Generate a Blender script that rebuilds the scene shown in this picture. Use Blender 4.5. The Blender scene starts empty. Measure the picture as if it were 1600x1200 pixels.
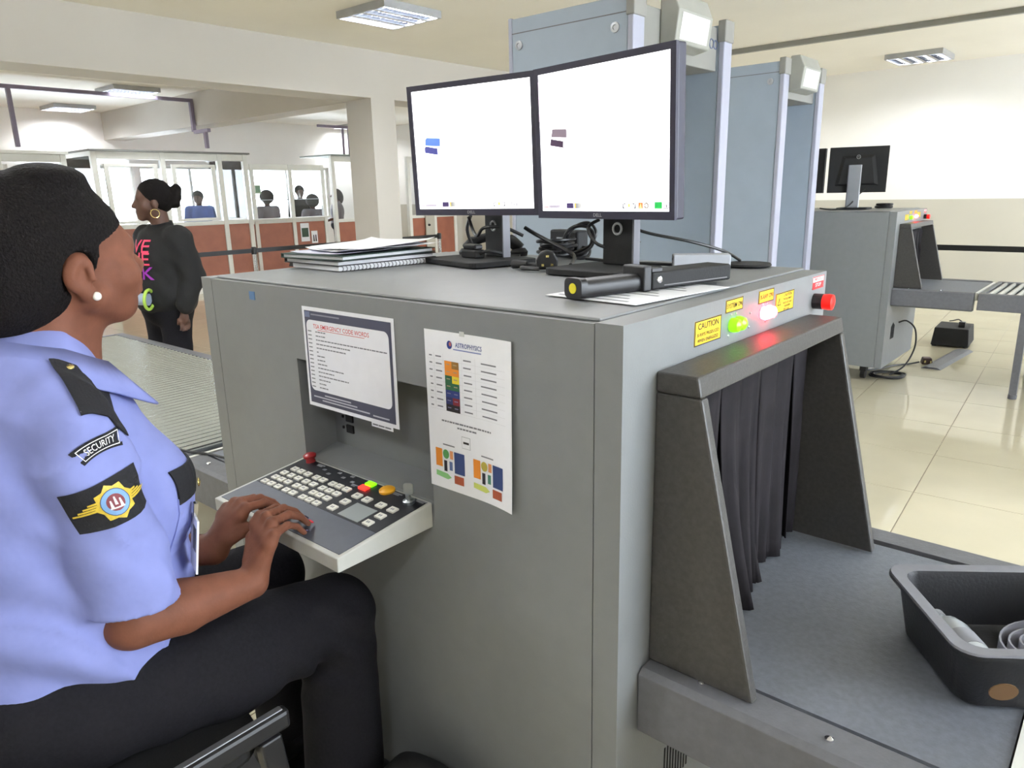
import bpy, math, random
import numpy as np
from mathutils import Vector, Matrix
from mathutils.bvhtree import BVHTree
random.seed(7)
C = bpy.context.scene.collection
S = bpy.context.scene
PI = math.pi

# ------------------------------------------------------------------ camera, world, exposure
cam_d = bpy.data.cameras.new('camera'); cam = bpy.data.objects.new('camera', cam_d); C.objects.link(cam)
CY, CP, CR = 0.7183, -0.2559, -0.0223
fw = Vector((-math.sin(CY)*math.cos(CP), math.cos(CY)*math.cos(CP), math.sin(CP)))
rt = Vector((math.cos(CY), math.sin(CY), 0)); up = rt.cross(fw)
r2 = rt*math.cos(CR)+up*math.sin(CR); u2 = up*math.cos(CR)-rt*math.sin(CR)
cam.matrix_world = Matrix(((r2.x, u2.x, -fw.x, .5505), (r2.y, u2.y, -fw.y, -.8715), (r2.z, u2.z, -fw.z, 1.4015), (0, 0, 0, 1)))
cam_d.sensor_width = 36; cam_d.lens = 1143.47*36/1600; cam_d.clip_start = .02; cam_d.clip_end = 200
S.camera = cam
w = bpy.data.worlds.new('overcast_sky'); S.world = w; w.use_nodes = True
w.node_tree.nodes['Background'].inputs[0].default_value = (.88, .935, 1, 1)
w.node_tree.nodes['Background'].inputs[1].default_value = 15.5
TUBE = 165.0
S.view_settings.view_transform = 'Standard'; S.view_settings.look = 'None'
S.view_settings.exposure = 0.5; S.view_settings.gamma = 1.0; S.view_settings.use_curve_mapping = False
try:
    S.cycles.use_denoising = True
    S.cycles.max_bounces = 8; S.cycles.diffuse_bounces = 5; S.cycles.transparent_max_bounces = 16
    S.cycles.sample_clamp_indirect = 6.0
except Exception: pass

# ------------------------------------------------------------------ materials
def lin(c):
    return tuple((x/255/12.92 if x/255 <= .04045 else ((x/255+.055)/1.055)**2.4) for x in c)
MATS = {}
def mat(name, rgb, rough=.5, metal=0, noise=None, bump=None, emit=0, spec=.5, trans=0, coat=0, emitcol=None):
    """rgb in sRGB 0-255; noise=(scale, amount) gives procedural tone variation; bump=(scale, strength)"""
    if name in MATS: return MATS[name]
    m = bpy.data.materials.new(name); m.use_nodes = True; nt = m.node_tree; b = nt.nodes['Principled BSDF']
    c = lin(rgb)
    b.inputs['Base Color'].default_value = (*c, 1); b.inputs['Roughness'].default_value = rough
    b.inputs['Metallic'].default_value = metal; b.inputs['Specular IOR Level'].default_value = spec
    b.inputs['Transmission Weight'].default_value = trans; b.inputs['Coat Weight'].default_value = coat
    if emit:
        b.inputs['Emission Color'].default_value = (*(lin(emitcol) if emitcol else c), 1); b.inputs['Emission Strength'].default_value = emit
    tc = nt.nodes.new('ShaderNodeTexCoord')
    if noise is None and not emit and not trans: noise = (9, .06)
    if noise:
        n = nt.nodes.new('ShaderNodeTexNoise'); n.inputs['Scale'].default_value = noise[0]; n.inputs['Detail'].default_value = 4
        nt.links.new(tc.outputs['Object'], n.inputs['Vector'])
        r = nt.nodes.new('ShaderNodeValToRGB'); a = noise[1]
        r.color_ramp.elements[0].position = .3; r.color_ramp.elements[1].position = .7
        r.color_ramp.elements[0].color = (*[x*(1-a) for x in c], 1); r.color_ramp.elements[1].color = (*[min(1, x*(1+a)) for x in c], 1)
        nt.links.new(n.outputs['Fac'], r.inputs['Fac']); nt.links.new(r.outputs['Color'], b.inputs['Base Color'])
    if bump:
        n2 = nt.nodes.new('ShaderNodeTexNoise'); n2.inputs['Scale'].default_value = bump[0]; n2.inputs['Detail'].default_value = 3
        nt.links.new(tc.outputs['Object'], n2.inputs['Vector'])
        bp = nt.nodes.new('ShaderNodeBump'); bp.inputs['Strength'].default_value = bump[1]; bp.inputs['Distance'].default_value = .01
        nt.links.new(n2.outputs['Fac'], bp.inputs['Height']); nt.links.new(bp.outputs['Normal'], b.inputs['Normal'])
    MATS[name] = m; return m
M_wall = mat('wall_paint_white', (240, 238, 234), .7, noise=(1.2, .03), bump=(40, .05))
M_ceil = mat('ceiling_paint', (243, 239, 230), .8, noise=(1.0, .03))
M_beam = mat('beam_paint', (199, 194, 187), .8, noise=(1.0, .04))
M_tile = mat('floor_tile_cream', (194, 186, 162), .075, noise=(3, .04), spec=.6)
M_grout = mat('grout', (138, 130, 112), .8)
M_grey = mat('scanner_grey_paint', (130, 132, 133), .42, noise=(25, .03), bump=(260, .04))
M_grey_shade = mat('recess_grey_shade', (118, 120, 119), .5, noise=(25, .03), bump=(260, .04))  # scanner grey again, with the recess's shade put into the colour
M_dark = mat('hood_charcoal', (66, 64, 62), .45, noise=(120, .16), bump=(300, .12))
M_bed = mat('conveyor_bed_grey', (104, 105, 110), .5, noise=(60, .08), bump=(200, .1))
M_belt = mat('belt_rubber', (112, 116, 125), .55, noise=(90, .1), bump=(260, .12))
M_black = mat('black_plastic', (26, 26, 29), .42, noise=(60, .1))
M_blackm = mat('matte_black', (18, 18, 20), .7, noise=(60, .12), bump=(200, .08))
M_curt = mat('lead_curtain', (34, 31, 34), .85, spec=.2, noise=(14, .2), bump=(30, .15))
M_bezel = mat('monitor_bezel', (40, 38, 58), .4, noise=(60, .08))
M_steel = mat('brushed_steel', (190, 196, 200), .3, metal=1, noise=(60, .06))
M_roller = mat('roller_aluminium', (215, 222, 224), .2, metal=.9, noise=(30, .06))
M_chrome = mat('chrome', (215, 215, 218), .12, metal=1, noise=(10, .02))
M_silver = mat('silver_plastic', (178, 180, 184), .35, metal=.4)
M_white = mat('white_paper', (243, 244, 248), .7, noise=(30, .02))
M_whitep = mat('white_frame_paint', (232, 232, 226), .45, noise=(6, .03))
M_cream = mat('cream_wall_lower', (190, 186, 174), .7, noise=(1.2, .03))
M_wood = mat('brown_laminate', (158, 98, 78), .45, noise=(5, .12))
M_gate = mat('gate_blue_grey', (158, 170, 184), .45, noise=(8, .03))
M_gatet = mat('gate_trim', (168, 170, 186), .4, noise=(8, .03))
M_gatec = mat('gate_crosspiece', (142, 141, 136), .5, noise=(8, .04))
M_trunk = mat('cable_trunking', (120, 110, 128), .5)
M_yel = mat('label_yellow', (238, 196, 42), .5, noise=(40, .04))
M_ink = mat('black_ink', (24, 22, 22), .6, noise=(60, .05))
M_red = mat('label_red', (205, 38, 44), .5)
M_wht = mat('white_ink', (238, 236, 234), .6, noise=(60, .02))
M_redglass = mat('estop_red', (215, 30, 26), .3, emit=.55, emitcol=(255, 30, 20))  # stop button red with a weak glow built in
M_ledg = mat('led_green', (120, 235, 30), .3, emit=1.5, emitcol=(110, 248, 12))
M_ledr = mat('led_red', (255, 120, 130), .3, emit=16, emitcol=(255, 60, 75))
M_ledr2 = mat('led_red_small', (255, 60, 50), .3, emit=2.5, emitcol=(255, 40, 30))
M_tube = mat('lamp_tube', (255, 255, 255), .3, emit=TUBE, emitcol=(250, 253, 255))
M_refl = mat('lamp_reflector', (225, 228, 235), .12, metal=1)
M_scr = mat('screen_white', (255, 255, 255), .3, emit=1.6, emitcol=(252, 251, 255))
M_skin = mat('skin_brown', (116, 73, 56), .6, spec=.2, noise=(38, .12), bump=(240, .05))
M_skin2 = mat('skin_dark', (84, 56, 44), .5, noise=(38, .1))
M_hair = mat('hair_black', (17, 13, 13), .8, spec=.2, noise=(220, .5), bump=(260, .5))
M_shirt = mat('shirt_lilac_blue', (129, 136, 190), .85, spec=.2, noise=(24, .05), bump=(15, .32))
M_shirtpatch = mat('patch_black_cloth', (20, 20, 26), .85, noise=(200, .25), bump=(420, .15))
M_trou = mat('trouser_charcoal', (27, 26, 30), .9, spec=.15, noise=(160, .2), bump=(300, .12))
M_gold = mat('gold_thread', (206, 176, 58), .5, noise=(200, .15))
M_brass = mat('brass_button', (214, 196, 130), .25, metal=.9)
M_pearl = mat('pearl', (236, 230, 220), .2, coat=.6)
M_jack = mat('jacket_black', (13, 13, 15), .8, noise=(60, .2), bump=(90, .1))
M_pink = mat('print_pink', (232, 74, 110), .7)
M_purp = mat('print_purple', (150, 44, 168), .7)
M_lime = mat('lime_rubber', (170, 205, 84), .5)
M_pale = mat('pale_blue_plastic', (176, 190, 214), .4)
M_green = mat('folder_green', (34, 58, 52), .5, noise=(20, .1))
M_greyf = mat('folder_grey', (112, 110, 112), .6)
M_darkf = mat('folder_black', (38, 38, 42), .5)
M_panel = mat('keypad_panel', (78, 82, 92), .4, noise=(60, .05))
M_panel2 = mat('keypad_panel_black', (30, 32, 38), .35, noise=(60, .05))
M_key = mat('key_white', (226, 224, 214), .5)
M_amber = mat('amber_button', (224, 160, 30), .4)
M_lcd = mat('touchpad_grey', (146, 152, 152), .4)
M_blueb = mat('sticker_blue', (88, 126, 176), .5)
M_navy = mat('frame_navy', (70, 72, 92), .5)
M_textg = mat('text_grey', (128, 130, 136), .7)
def glass():
    m = bpy.data.materials.new('clear_glass'); m.use_nodes = True; nt = m.node_tree; nt.nodes.clear()
    o = nt.nodes.new('ShaderNodeOutputMaterial'); t = nt.nodes.new('ShaderNodeBsdfTransparent'); g = nt.nodes.new('ShaderNodeBsdfGlossy')
    t.inputs[0].default_value = (.95, .965, .975, 1); g.inputs['Roughness'].default_value = .03
    fr = nt.nodes.new('ShaderNodeFresnel'); fr.inputs[0].default_value = 1.45
    mx = nt.nodes.new('ShaderNodeMixShader')
    nt.links.new(fr.outputs[0], mx.inputs[0]); nt.links.new(t.outputs[0], mx.inputs[1]); nt.links.new(g.outputs[0], mx.inputs[2])
    nt.links.new(mx.outputs[0], o.inputs[0]); return m
M_glass = glass()
def flat(rgb): return mat('ink_%02x%02x%02x' % tuple(rgb), rgb, .65, noise=(40, .04))
def lit(rgb, e):
    e *= .62
    return mat('screen_%02x%02x%02x' % tuple(rgb), rgb, .4, emit=e)

# ------------------------------------------------------------------ mesh helpers
ORG = {}
class MB:
    def __init__(s): s.v = []; s.f = []; s.mi = []; s.mats = []
    def _m(s, m):
        if m is None: return 0
        if m not in s.mats: s.mats.append(m)
        return s.mats.index(m)
    def add(s, vs, fs, m=None):
        k = len(s.v); i = s._m(m)
        s.v += [tuple(v) for v in vs]; s.f += [tuple(a+k for a in f) for f in fs]; s.mi += [i]*len(fs); return s
    def box(s, x0, y0, z0, x1, y1, z1, m=None, T=None):
        vs = [Vector((x, y, z)) for z in (z0, z1) for y in (y0, y1) for x in (x0, x1)]
        if T is not None: vs = [T @ v for v in vs]
        return s.add(vs, [(0, 2, 3, 1), (4, 5, 7, 6), (0, 1, 5, 4), (2, 6, 7, 3), (0, 4, 6, 2), (1, 3, 7, 5)], m)
    def hexa(s, b, t, m=None):
        """bottom quad b (ccw from above), top quad t"""
        return s.add(list(b)+list(t), [(3, 2, 1, 0), (4, 5, 6, 7), (0, 1, 5, 4), (1, 2, 6, 5), (2, 3, 7, 6), (3, 0, 4, 7)], m)
    def prism(s, poly, f0, f1, m=None):
        n = len(poly); a = [f0(*p) for p in poly]; b = [f1(*p) for p in poly]
        return s.add(a+b, [tuple(range(n))[::-1], tuple(range(n, 2*n))]+[(i, (i+1) % n, n+(i+1) % n, n+i) for i in range(n)], m)
    def ngon(s, pts, m=None): return s.add(pts, [tuple(range(len(pts)))], m)
    def cyl(s, a, b, r0, r1=None, n=12, m=None):
        r1 = r0 if r1 is None else r1; a = Vector(a); b = Vector(b); d = (b-a).normalized()
        e = d.orthogonal().normalized(); g = d.cross(e)
        vs = []
        for p, r in ((a, r0), (b, r1)):
            vs += [p+(e*math.cos(2*PI*i/n)+g*math.sin(2*PI*i/n))*r for i in range(n)]
        return s.add(vs, [tuple(range(n))[::-1], tuple(range(n, 2*n))]+[(i, (i+1) % n, n+(i+1) % n, n+i) for i in range(n)], m)
    def tube(s, pts, r, n=8, m=None, cap=True):
        pts = [Vector(p) for p in pts]; k = len(pts); vs = []; e = None
        for i, p in enumerate(pts):
            d = (pts[min(i+1, k-1)]-pts[max(i-1, 0)]).normalized()
            e = d.orthogonal().normalized() if e is None else (e-d*e.dot(d)).normalized()
            g = d.cross(e); rr = r[i] if isinstance(r, (list, tuple)) else r
            vs += [p+(e*math.cos(2*PI*j/n)+g*math.sin(2*PI*j/n))*rr for j in range(n)]
        fs = [(i*n+j, i*n+(j+1) % n, (i+1)*n+(j+1) % n, (i+1)*n+j) for i in range(k-1) for j in range(n)]
        if cap: fs += [tuple(range(n))[::-1], tuple(range((k-1)*n, k*n))]
        return s.add(vs, fs, m)
    def lathe(s, prof, c, n=16, m=None, ax=None):
        """prof = [(r, h)] about axis ax through c"""
        c = Vector(c); d = Vector(ax or (0, 0, 1)).normalized(); e = d.orthogonal().normalized(); g = d.cross(e); vs = []
        for r, h in prof: vs += [c+d*h+(e*math.cos(2*PI*j/n)+g*math.sin(2*PI*j/n))*max(r, 1e-5) for j in range(n)]
        k = len(prof)
        return s.add(vs, [(i*n+j, i*n+(j+1) % n, (i+1)*n+(j+1) % n, (i+1)*n+j) for i in range(k-1) for j in range(n)]+[tuple(range(n))[::-1], tuple(range((k-1)*n, k*n))], m)
    def torus(s, c, R, r, ax=(0, 0, 1), n=24, k=8, m=None, a0=0, a1=2*PI):
        c = Vector(c); d = Vector(ax).normalized(); e = d.orthogonal().normalized(); g = d.cross(e)
        pts = [c+(e*math.cos(a0+(a1-a0)*i/n)+g*math.sin(a0+(a1-a0)*i/n))*R for i in range(n+1)]
        return s.tube(pts, r, k, m)
    def sphere(s, c, r, n=12, k=8, m=None, R=None):
        c = Vector(c); rr = (r, r, r) if isinstance(r, (int, float)) else r; vs = []
        for i in range(k+1):
            t = PI*i/k
            for j in range(n):
                a = 2*PI*j/n; q = Vector((rr[0]*max(math.sin(t), 1e-4)*math.cos(a), rr[1]*max(math.sin(t), 1e-4)*math.sin(a), rr[2]*math.cos(t)))
                vs.append(c+((R @ q) if R is not None else q))
        return s.add(vs, [(i*n+(j+1) % n, i*n+j, (i+1)*n+j, (i+1)*n+(j+1) % n) for i in range(k) for j in range(n)], m)
    def text(s, txt, size, fr, m=None, align='CENTER', sx=1.0):
        """flat lettering; fr(u, v) -> point, u right, v up"""
        cu = bpy.data.curves.new('t', 'FONT'); cu.body = txt; cu.size = size; cu.align_x = align; cu.align_y = 'CENTER'; cu.resolution_u = 2; cu.offset = .007*size
        ob = bpy.data.objects.new('t', cu); me = bpy.data.meshes.new_from_object(ob)
        s.add([fr(v.co.x*sx, v.co.y) for v in me.vertices], [tuple(p.vertices) for p in me.polygons], m)
        bpy.data.objects.remove(ob); bpy.data.curves.remove(cu); bpy.data.meshes.remove(me); return s
    def build(s, name, m=None, parent=None, bevel=0, smooth=False, local=False, seg=2):
        o0 = Vector((0, 0, 0))
        if parent is not None and not local: o0 = ORG.get(parent.name, o0)
        me = bpy.data.meshes.new(name); me.from_pydata([tuple(Vector(v)-o0) for v in s.v], [], s.f)
        for q in ([m] if m is not None and not s.mats else s.mats): me.materials.append(q)
        if len(s.mats) > 1: me.polygons.foreach_set('material_index', s.mi)
        me.validate(); me.update()
        o = bpy.data.objects.new(name, me); C.objects.link(o)
        if smooth:
            me.polygons.foreach_set('use_smooth', [True]*len(me.polygons))
            if smooth != 'full':
                try: me.set_sharp_from_angle(angle=math.radians(40))
                except Exception: pass
        if parent is not None: o.parent = parent; ORG[o.name] = Vector(o0)
        else: ORG[o.name] = Vector((0, 0, 0))
        if bevel:
            b = o.modifiers.new('bevel', 'BEVEL'); b.width = bevel; b.segments = seg; b.limit_method = 'ANGLE'; b.angle_limit = math.radians(40)
        return o
def tag(o, label=None, cat=None, group=None, kind=None):
    for k, v in (('label', label), ('category', cat), ('group', group), ('kind', kind)):
        if v: o[k] = v
    return o
def thing(name, label, cat, loc=(0, 0, 0), rz=0, group=None):
    o = bpy.data.objects.new(name, None); C.objects.link(o); o.empty_display_size = .05
    o.location = loc; o.rotation_euler = (0, 0, rz); ORG[o.name] = Vector(loc)
    return tag(o, label, cat, group)
def struct(name, mb, m, bevel=0, parent=None):
    o = mb.build(name, m, parent, bevel)
    if parent is None: o['kind'] = 'structure'
    return o
def copy_tree(o, parent=None):
    c = o.copy(); C.objects.link(c); c.parent = parent
    ORG[c.name] = ORG.get(o.name, Vector((0, 0, 0)))
    for ch in list(o.children): copy_tree(ch, c)
    return c
def bez(p0, p1, p2, p3, n=12):
    p0, p1, p2, p3 = map(Vector, (p0, p1, p2, p3)); out = []
    for i in range(n+1):
        t = i/n; out.append(p0*(1-t)**3+p1*3*t*(1-t)**2+p2*3*t*t*(1-t)+p3*t**3)
    return out
def spline(pts, n=8):
    P = [Vector(p) for p in pts]; out = []
    for i in range(len(P)-1):
        a = P[max(i-1, 0)]; b = P[i]; c = P[i+1]; d = P[min(i+2, len(P)-1)]
        for k in range(n):
            t = k/n; out.append(.5*((2*b)+(c-a)*t+(2*a-5*b+4*c-d)*t*t+(3*b-a-3*c+d)*t**3))
    return out+[P[-1]]
def rrect(x0, y0, x1, y1, r, n=4):
    o = []
    for cx, cy, a in ((x1-r, y0+r, -PI/2), (x1-r, y1-r, 0), (x0+r, y1-r, PI/2), (x0+r, y0+r, PI)):
        o += [(cx+r*math.cos(a+PI/2*i/n), cy+r*math.sin(a+PI/2*i/n)) for i in range(n+1)]
    return o

# ------------------------------------------------------------------ signed-distance bodies -> smooth continuous meshes
class SDF:
    def __init__(s, lo, hi, h):
        s.lo = np.array(lo, np.float32); s.h = h
        s.n = [int(math.ceil((b-a)/h))+1 for a, b in zip(lo, hi)]
        s.D = np.full(s.n, 1.0, np.float32)
    def _slice(s, blo, bhi):
        sl = []; ax = []
        for i in range(3):
            a = max(0, int((blo[i]-s.lo[i])/s.h)); b = min(s.n[i], int((bhi[i]-s.lo[i])/s.h)+2)
            if b <= a: return None, None
            sl.append(slice(a, b)); sh = [1, 1, 1]; sh[i] = b-a
            ax.append((s.lo[i]+s.h*np.arange(a, b, dtype=np.float32)).reshape(sh))
        return tuple(sl), ax
    def _op(s, sl, d, k, sub=False):
        A = s.D[sl]
        if sub:
            if k > 0:
                hh = np.clip(.5-.5*(A+d)/k, 0, 1); s.D[sl] = A*(1-hh)-d*hh+k*hh*(1-hh)
            else: s.D[sl] = np.maximum(A, -d)
        elif k > 0:
            hh = np.clip(.5+.5*(A-d)/k, 0, 1); s.D[sl] = A*(1-hh)+d*hh-k*hh*(1-hh)
        else: s.D[sl] = np.minimum(A, d)
    def cap(s, a, b, ra, rb=None, k=.01, sub=False):
        rb = ra if rb is None else rb; a = np.array(a, np.float32); b = np.array(b, np.float32); R = max(ra, rb)+k+.06
        sl, X = s._slice(np.minimum(a, b)-R, np.maximum(a, b)+R)
        if sl is None: return s
        d = b-a; L2 = float(d@d)+1e-9
        t = np.clip(((X[0]-a[0])*d[0]+(X[1]-a[1])*d[1]+(X[2]-a[2])*d[2])/L2, 0, 1)
        q = np.sqrt((X[0]-a[0]-t*d[0])**2+(X[1]-a[1]-t*d[1])**2+(X[2]-a[2]-t*d[2])**2)-(ra+(rb-ra)*t)
        s._op(sl, q, k, sub); return s
    def chain(s, pts, rs, k=.01, join=None):
        for i in range(len(pts)-1): s.cap(pts[i], pts[i+1], rs[i], rs[i+1], k if i == 0 else (join if join is not None else k))
        return s
    def ell(s, c, r, R=None, k=.01, sub=False):
        c = np.array(c, np.float32); r = np.array(r, np.float32); B = float(r.max())+k+.06
        sl, X = s._slice(c-B, c+B)
        if sl is None: return s
        P = [X[i]-c[i] for i in range(3)]
        if R is not None: P = [R[0][i]*P[0]+R[1][i]*P[1]+R[2][i]*P[2] for i in range(3)]
        k0 = np.sqrt((P[0]/r[0])**2+(P[1]/r[1])**2+(P[2]/r[2])**2)+1e-6
        k1 = np.sqrt((P[0]/r[0]**2)**2+(P[1]/r[1]**2)**2+(P[2]/r[2]**2)**2)+1e-6
        s._op(sl, k0*(k0-1)/k1, k, sub); return s
    def cut(s, p, n, k=0.0):
        """remove the half space on the side n points to"""
        sl, X = s._slice(s.lo-1, s.lo+np.array(s.n)*s.h+1)
        n = np.array(n, float); n /= np.linalg.norm(n)
        d = (X[0]-p[0])*n[0]+(X[1]-p[1])*n[1]+(X[2]-p[2])*n[2]
        s._op(sl, -d.astype(np.float32), k, True); return s
    def warp(s, fn):
        _, X = s._slice(s.lo-1, s.lo+np.array(s.n)*s.h+1); s.D += fn(*X).astype(np.float32); return s
    def mesh(s, name, m, parent=None):
        D = s.D
        for i in range(3):
            ix = [slice(None)]*3; ix[i] = 0; D[tuple(ix)] = 1; ix[i] = -1; D[tuple(ix)] = 1
        S_ = D < 0; n = D.shape
        cnt = np.zeros([a-1 for a in n], np.int8)
        for i in (0, 1):
            for j in (0, 1):
                for k in (0, 1): cnt += S_[i:n[0]-1+i, j:n[1]-1+j, k:n[2]-1+k]
        mk = (cnt > 0) & (cnt < 8); I = np.argwhere(mk)
        idx = np.full(mk.shape, -1, np.int32); idx[mk] = np.arange(len(I))
        acc = np.zeros((len(I), 3)); num = np.zeros(len(I))
        cs = [(i, j, k) for i in (0, 1) for j in (0, 1) for k in (0, 1)]
        for a in cs:
            for ax in range(3):
                if a[ax]: continue
                b = list(a); b[ax] = 1
                da = D[I[:, 0]+a[0], I[:, 1]+a[1], I[:, 2]+a[2]]; db = D[I[:, 0]+b[0], I[:, 1]+b[1], I[:, 2]+b[2]]
                cr = (da < 0) != (db < 0); t = np.where(cr, da/np.where(cr, da-db, 1), 0)
                p = np.array(a, float)[None, :]+np.eye(3)[ax][None, :]*t[:, None]
                acc += p*cr[:, None]; num += cr
        V = s.lo+s.h*(I+acc/num[:, None]); F = []
        for ax in range(3):
            a, b = [q for q in range(3) if q != ax]
            s0 = np.take(S_, range(n[ax]-1), ax); s1 = np.take(S_, range(1, n[ax]), ax)
            E = np.argwhere(s0 != s1)
            E = E[(E[:, a] > 0) & (E[:, b] > 0) & (E[:, a] < n[a]-1) & (E[:, b] < n[b]-1)]
            ins = s0[E[:, 0], E[:, 1], E[:, 2]]
            q = []
            for da, db in ((0, 0), (-1, 0), (-1, -1), (0, -1)):
                e = E.copy(); e[:, a] += da; e[:, b] += db; q.append(idx[e[:, 0], e[:, 1], e[:, 2]])
            q = np.stack(q, 1); fl = ins if ax != 1 else ~ins
            q[~fl] = q[~fl][:, ::-1]; F.append(q[:, ::-1] if False else q)
        F = np.concatenate(F); o0 = ORG.get(parent.name, Vector((0, 0, 0))) if parent is not None else Vector((0, 0, 0))
        V = V-np.array(o0)
        me = bpy.data.meshes.new(name); me.vertices.add(len(V)); me.vertices.foreach_set('co', V.astype(np.float32).ravel())
        me.loops.add(F.size); me.loops.foreach_set('vertex_index', F.astype(np.int32).ravel())
        me.polygons.add(len(F)); me.polygons.foreach_set('loop_start', np.arange(0, F.size, 4, dtype=np.int32))
        me.update(calc_edges=True); me.polygons.foreach_set('use_smooth', [True]*len(F)); me.materials.append(m)
        o = bpy.data.objects.new(name, me); C.objects.link(o); ORG[o.name] = Vector(o0)
        if parent is not None: o.parent = parent
        return o
def bvh_of(o):
    me = o.data; off = ORG[o.name]
    return BVHTree.FromPolygons([Vector(v.co)+off for v in me.vertices], [tuple(p.vertices) for p in me.polygons])

# ------------------------------------------------------------------ room shell
CZ = 2.85
XL, XR, YB, YF = -13.2, 3.6, 10.1, -4.2
fl = struct('floor', MB().box(XL, YF, -.12, XR, YB, -.004, M_grout), M_grout)
ca, sa = math.cos(.045), math.sin(.045)
def tile_pt(i, j, u, v):
    x = -.135+(i+u)*.6; y = 2.76+(j+v)*.6
    return (x-.06*(y-2.76), y+.05*(x+.135))
def tile_box(mb, i, j, z=0.0):
    g = .0035; q = [tile_pt(i, j, a, b) for a, b in ((g, g), (1-g, g), (1-g, 1-g), (g, 1-g))]
    return mb.hexa([(x, y, -.008) for x, y in q], [(x, y, z) for x, y in q], M_tile)
near, far = [], []
for i in range(-22, 7):
    for j in range(-12, 13):
        x, y = tile_pt(i, j, .5, .5)
        if not (XL+.3 < x < XR-.3 and YF+.3 < y < YB-.3): continue
        ((near if (-1.9 < x < 1.6 and -.6 < y < 8.6) or (-2.6 < x < -.3 and -1.2 < y < .4) else far)).append((i, j))
for i, j in near: tile_box(MB(), i, j).build('tile', M_tile, fl)
fb = MB()
for i, j in far: tile_box(fb, i, j)
fo = fb.build('tile', M_tile, fl); fo['kind'] = 'stuff'
struct('ceiling', MB().box(XL, YF, CZ, XR, YB, CZ+.12), M_ceil)
struct('wall_back', MB().box(XL, YB, 1.2, XR, YB+.15, CZ, M_wall).box(XL, YB, 0, XR, YB+.15, 1.2, M_cream), M_wall)
struct('wall_front', MB().box(XL, YF-.15, 0, XR, YF, CZ), M_wall)
# left wall with a row of windows
wins = [(-1.2, .9), (1.1, 3.0), (3.1, 4.9), (5.0, 6.9), (7.0, 9.0)]
wl = MB(); WZ0, WZ1 = .95, 2.0
wl.box(XL-.2, YF, 0, XL, YB, WZ0).box(XL-.2, YF, WZ1, XL, YB, CZ)
yy = YF
for a, b in wins: wl.box(XL-.2, yy, WZ0, XL, a, WZ1); yy = b
wl.box(XL-.2, yy, WZ0, XL, YB, WZ1); struct('wall_left', wl, M_wall)
for n, (a, b) in enumerate(wins):
    f = MB(); t = .05
    f.box(XL-.13, a, WZ0, XL-.07, b, WZ0+t).box(XL-.13, a, WZ1-t, XL-.07, b, WZ1).box(XL-.13, a, WZ0+t, XL-.07, a+t, WZ1-t).box(XL-.13, b-t, WZ0+t, XL-.07, b, WZ1-t)
    m = (a+b)/2; f.box(XL-.13, m-t/2, WZ0+t, XL-.07, m+t/2, WZ1-t)
    wo = struct('window_%d' % (n+1), f, M_whitep)
    for c, d in ((a+t, m-t/2), (m+t/2, b-t)): MB().box(XL-.102, c, WZ0+t, XL-.098, d, WZ1-t).build('pane', M_glass, wo)
# right wall (out of frame) with a wide window band that gives the daylight from the right
wr = MB(); RZa, RZb = .65, 2.7
wr.box(XR, YF, 0, XR+.2, YB, RZa).box(XR, YF, RZb, XR+.2, YB, CZ); yy = YF
rw = [(.1, 1.6), (1.7, 3.2), (6.6, 9.6)]  # unseen windows; the last one is added to brighten the back of the room
for a, b in rw: wr.box(XR, yy, RZa, XR+.2, a, RZb); yy = b
wr.box(XR, yy, RZa, XR+.2, YB, RZb); struct('wall_right', wr, M_wall)
for n, (a, b) in enumerate(rw):
    f = MB(); t = .05
    f.box(XR+.07, a, RZa, XR+.13, b, RZa+t).box(XR+.07, a, RZb-t, XR+.13, b, RZb).box(XR+.07, a, RZa+t, XR+.13, a+t, RZb-t).box(XR+.07, b-t, RZa+t, XR+.13, b, RZb-t)
    wo = struct('window_%d' % (n+6), f, M_whitep)
    MB().box(XR+.098, a+t, RZa+t, XR+.102, b-t, RZb-t).build('pane', M_glass, wo)
# beams and column
struct('beam', MB().box(-6.27, YF, 2.385, -5.85, YB, CZ), M_beam)
struct('beam', MB().box(XL, 4.5, 2.41, -6.27, 4.85, CZ), M_beam)
struct('column', MB().box(-6.27, 4.32, 0, -5.85, 4.64, 2.385), M_beam)
# white cable trunking on ceiling at the right, dark trunking drops over the booths
struct('trim_1', MB().box(-3.9, 7.22, CZ-.05, XR, 7.27, CZ), M_gatec)
tr = MB(); t = .045
tr.box(-10.0, 1.2, 2.72, -9.95, 4.45, 2.765).box(-10.0, 2.22, 2.06, -9.95, 2.265, 2.72)
tr.box(-10.0, 4.44, 2.33, -9.95, 4.485, 2.765).box(-9.95, 4.44, 2.30, -9.55, 4.485, 2.345).box(-9.68, 4.44, 2.09, -9.635, 4.485, 2.30)
struct('trim_2', tr, M_trunk)
tr = MB(); tr.box(-11.22, 7.4, 2.62, -11.18, 8.6, 2.665).box(-11.22, 7.93, 2.12, -11.19, 7.965, 2.62).box(-11.22, 8.06, 2.12, -11.19, 8.095, 2.62)
struct('trim_3', tr, M_trunk)

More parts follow.
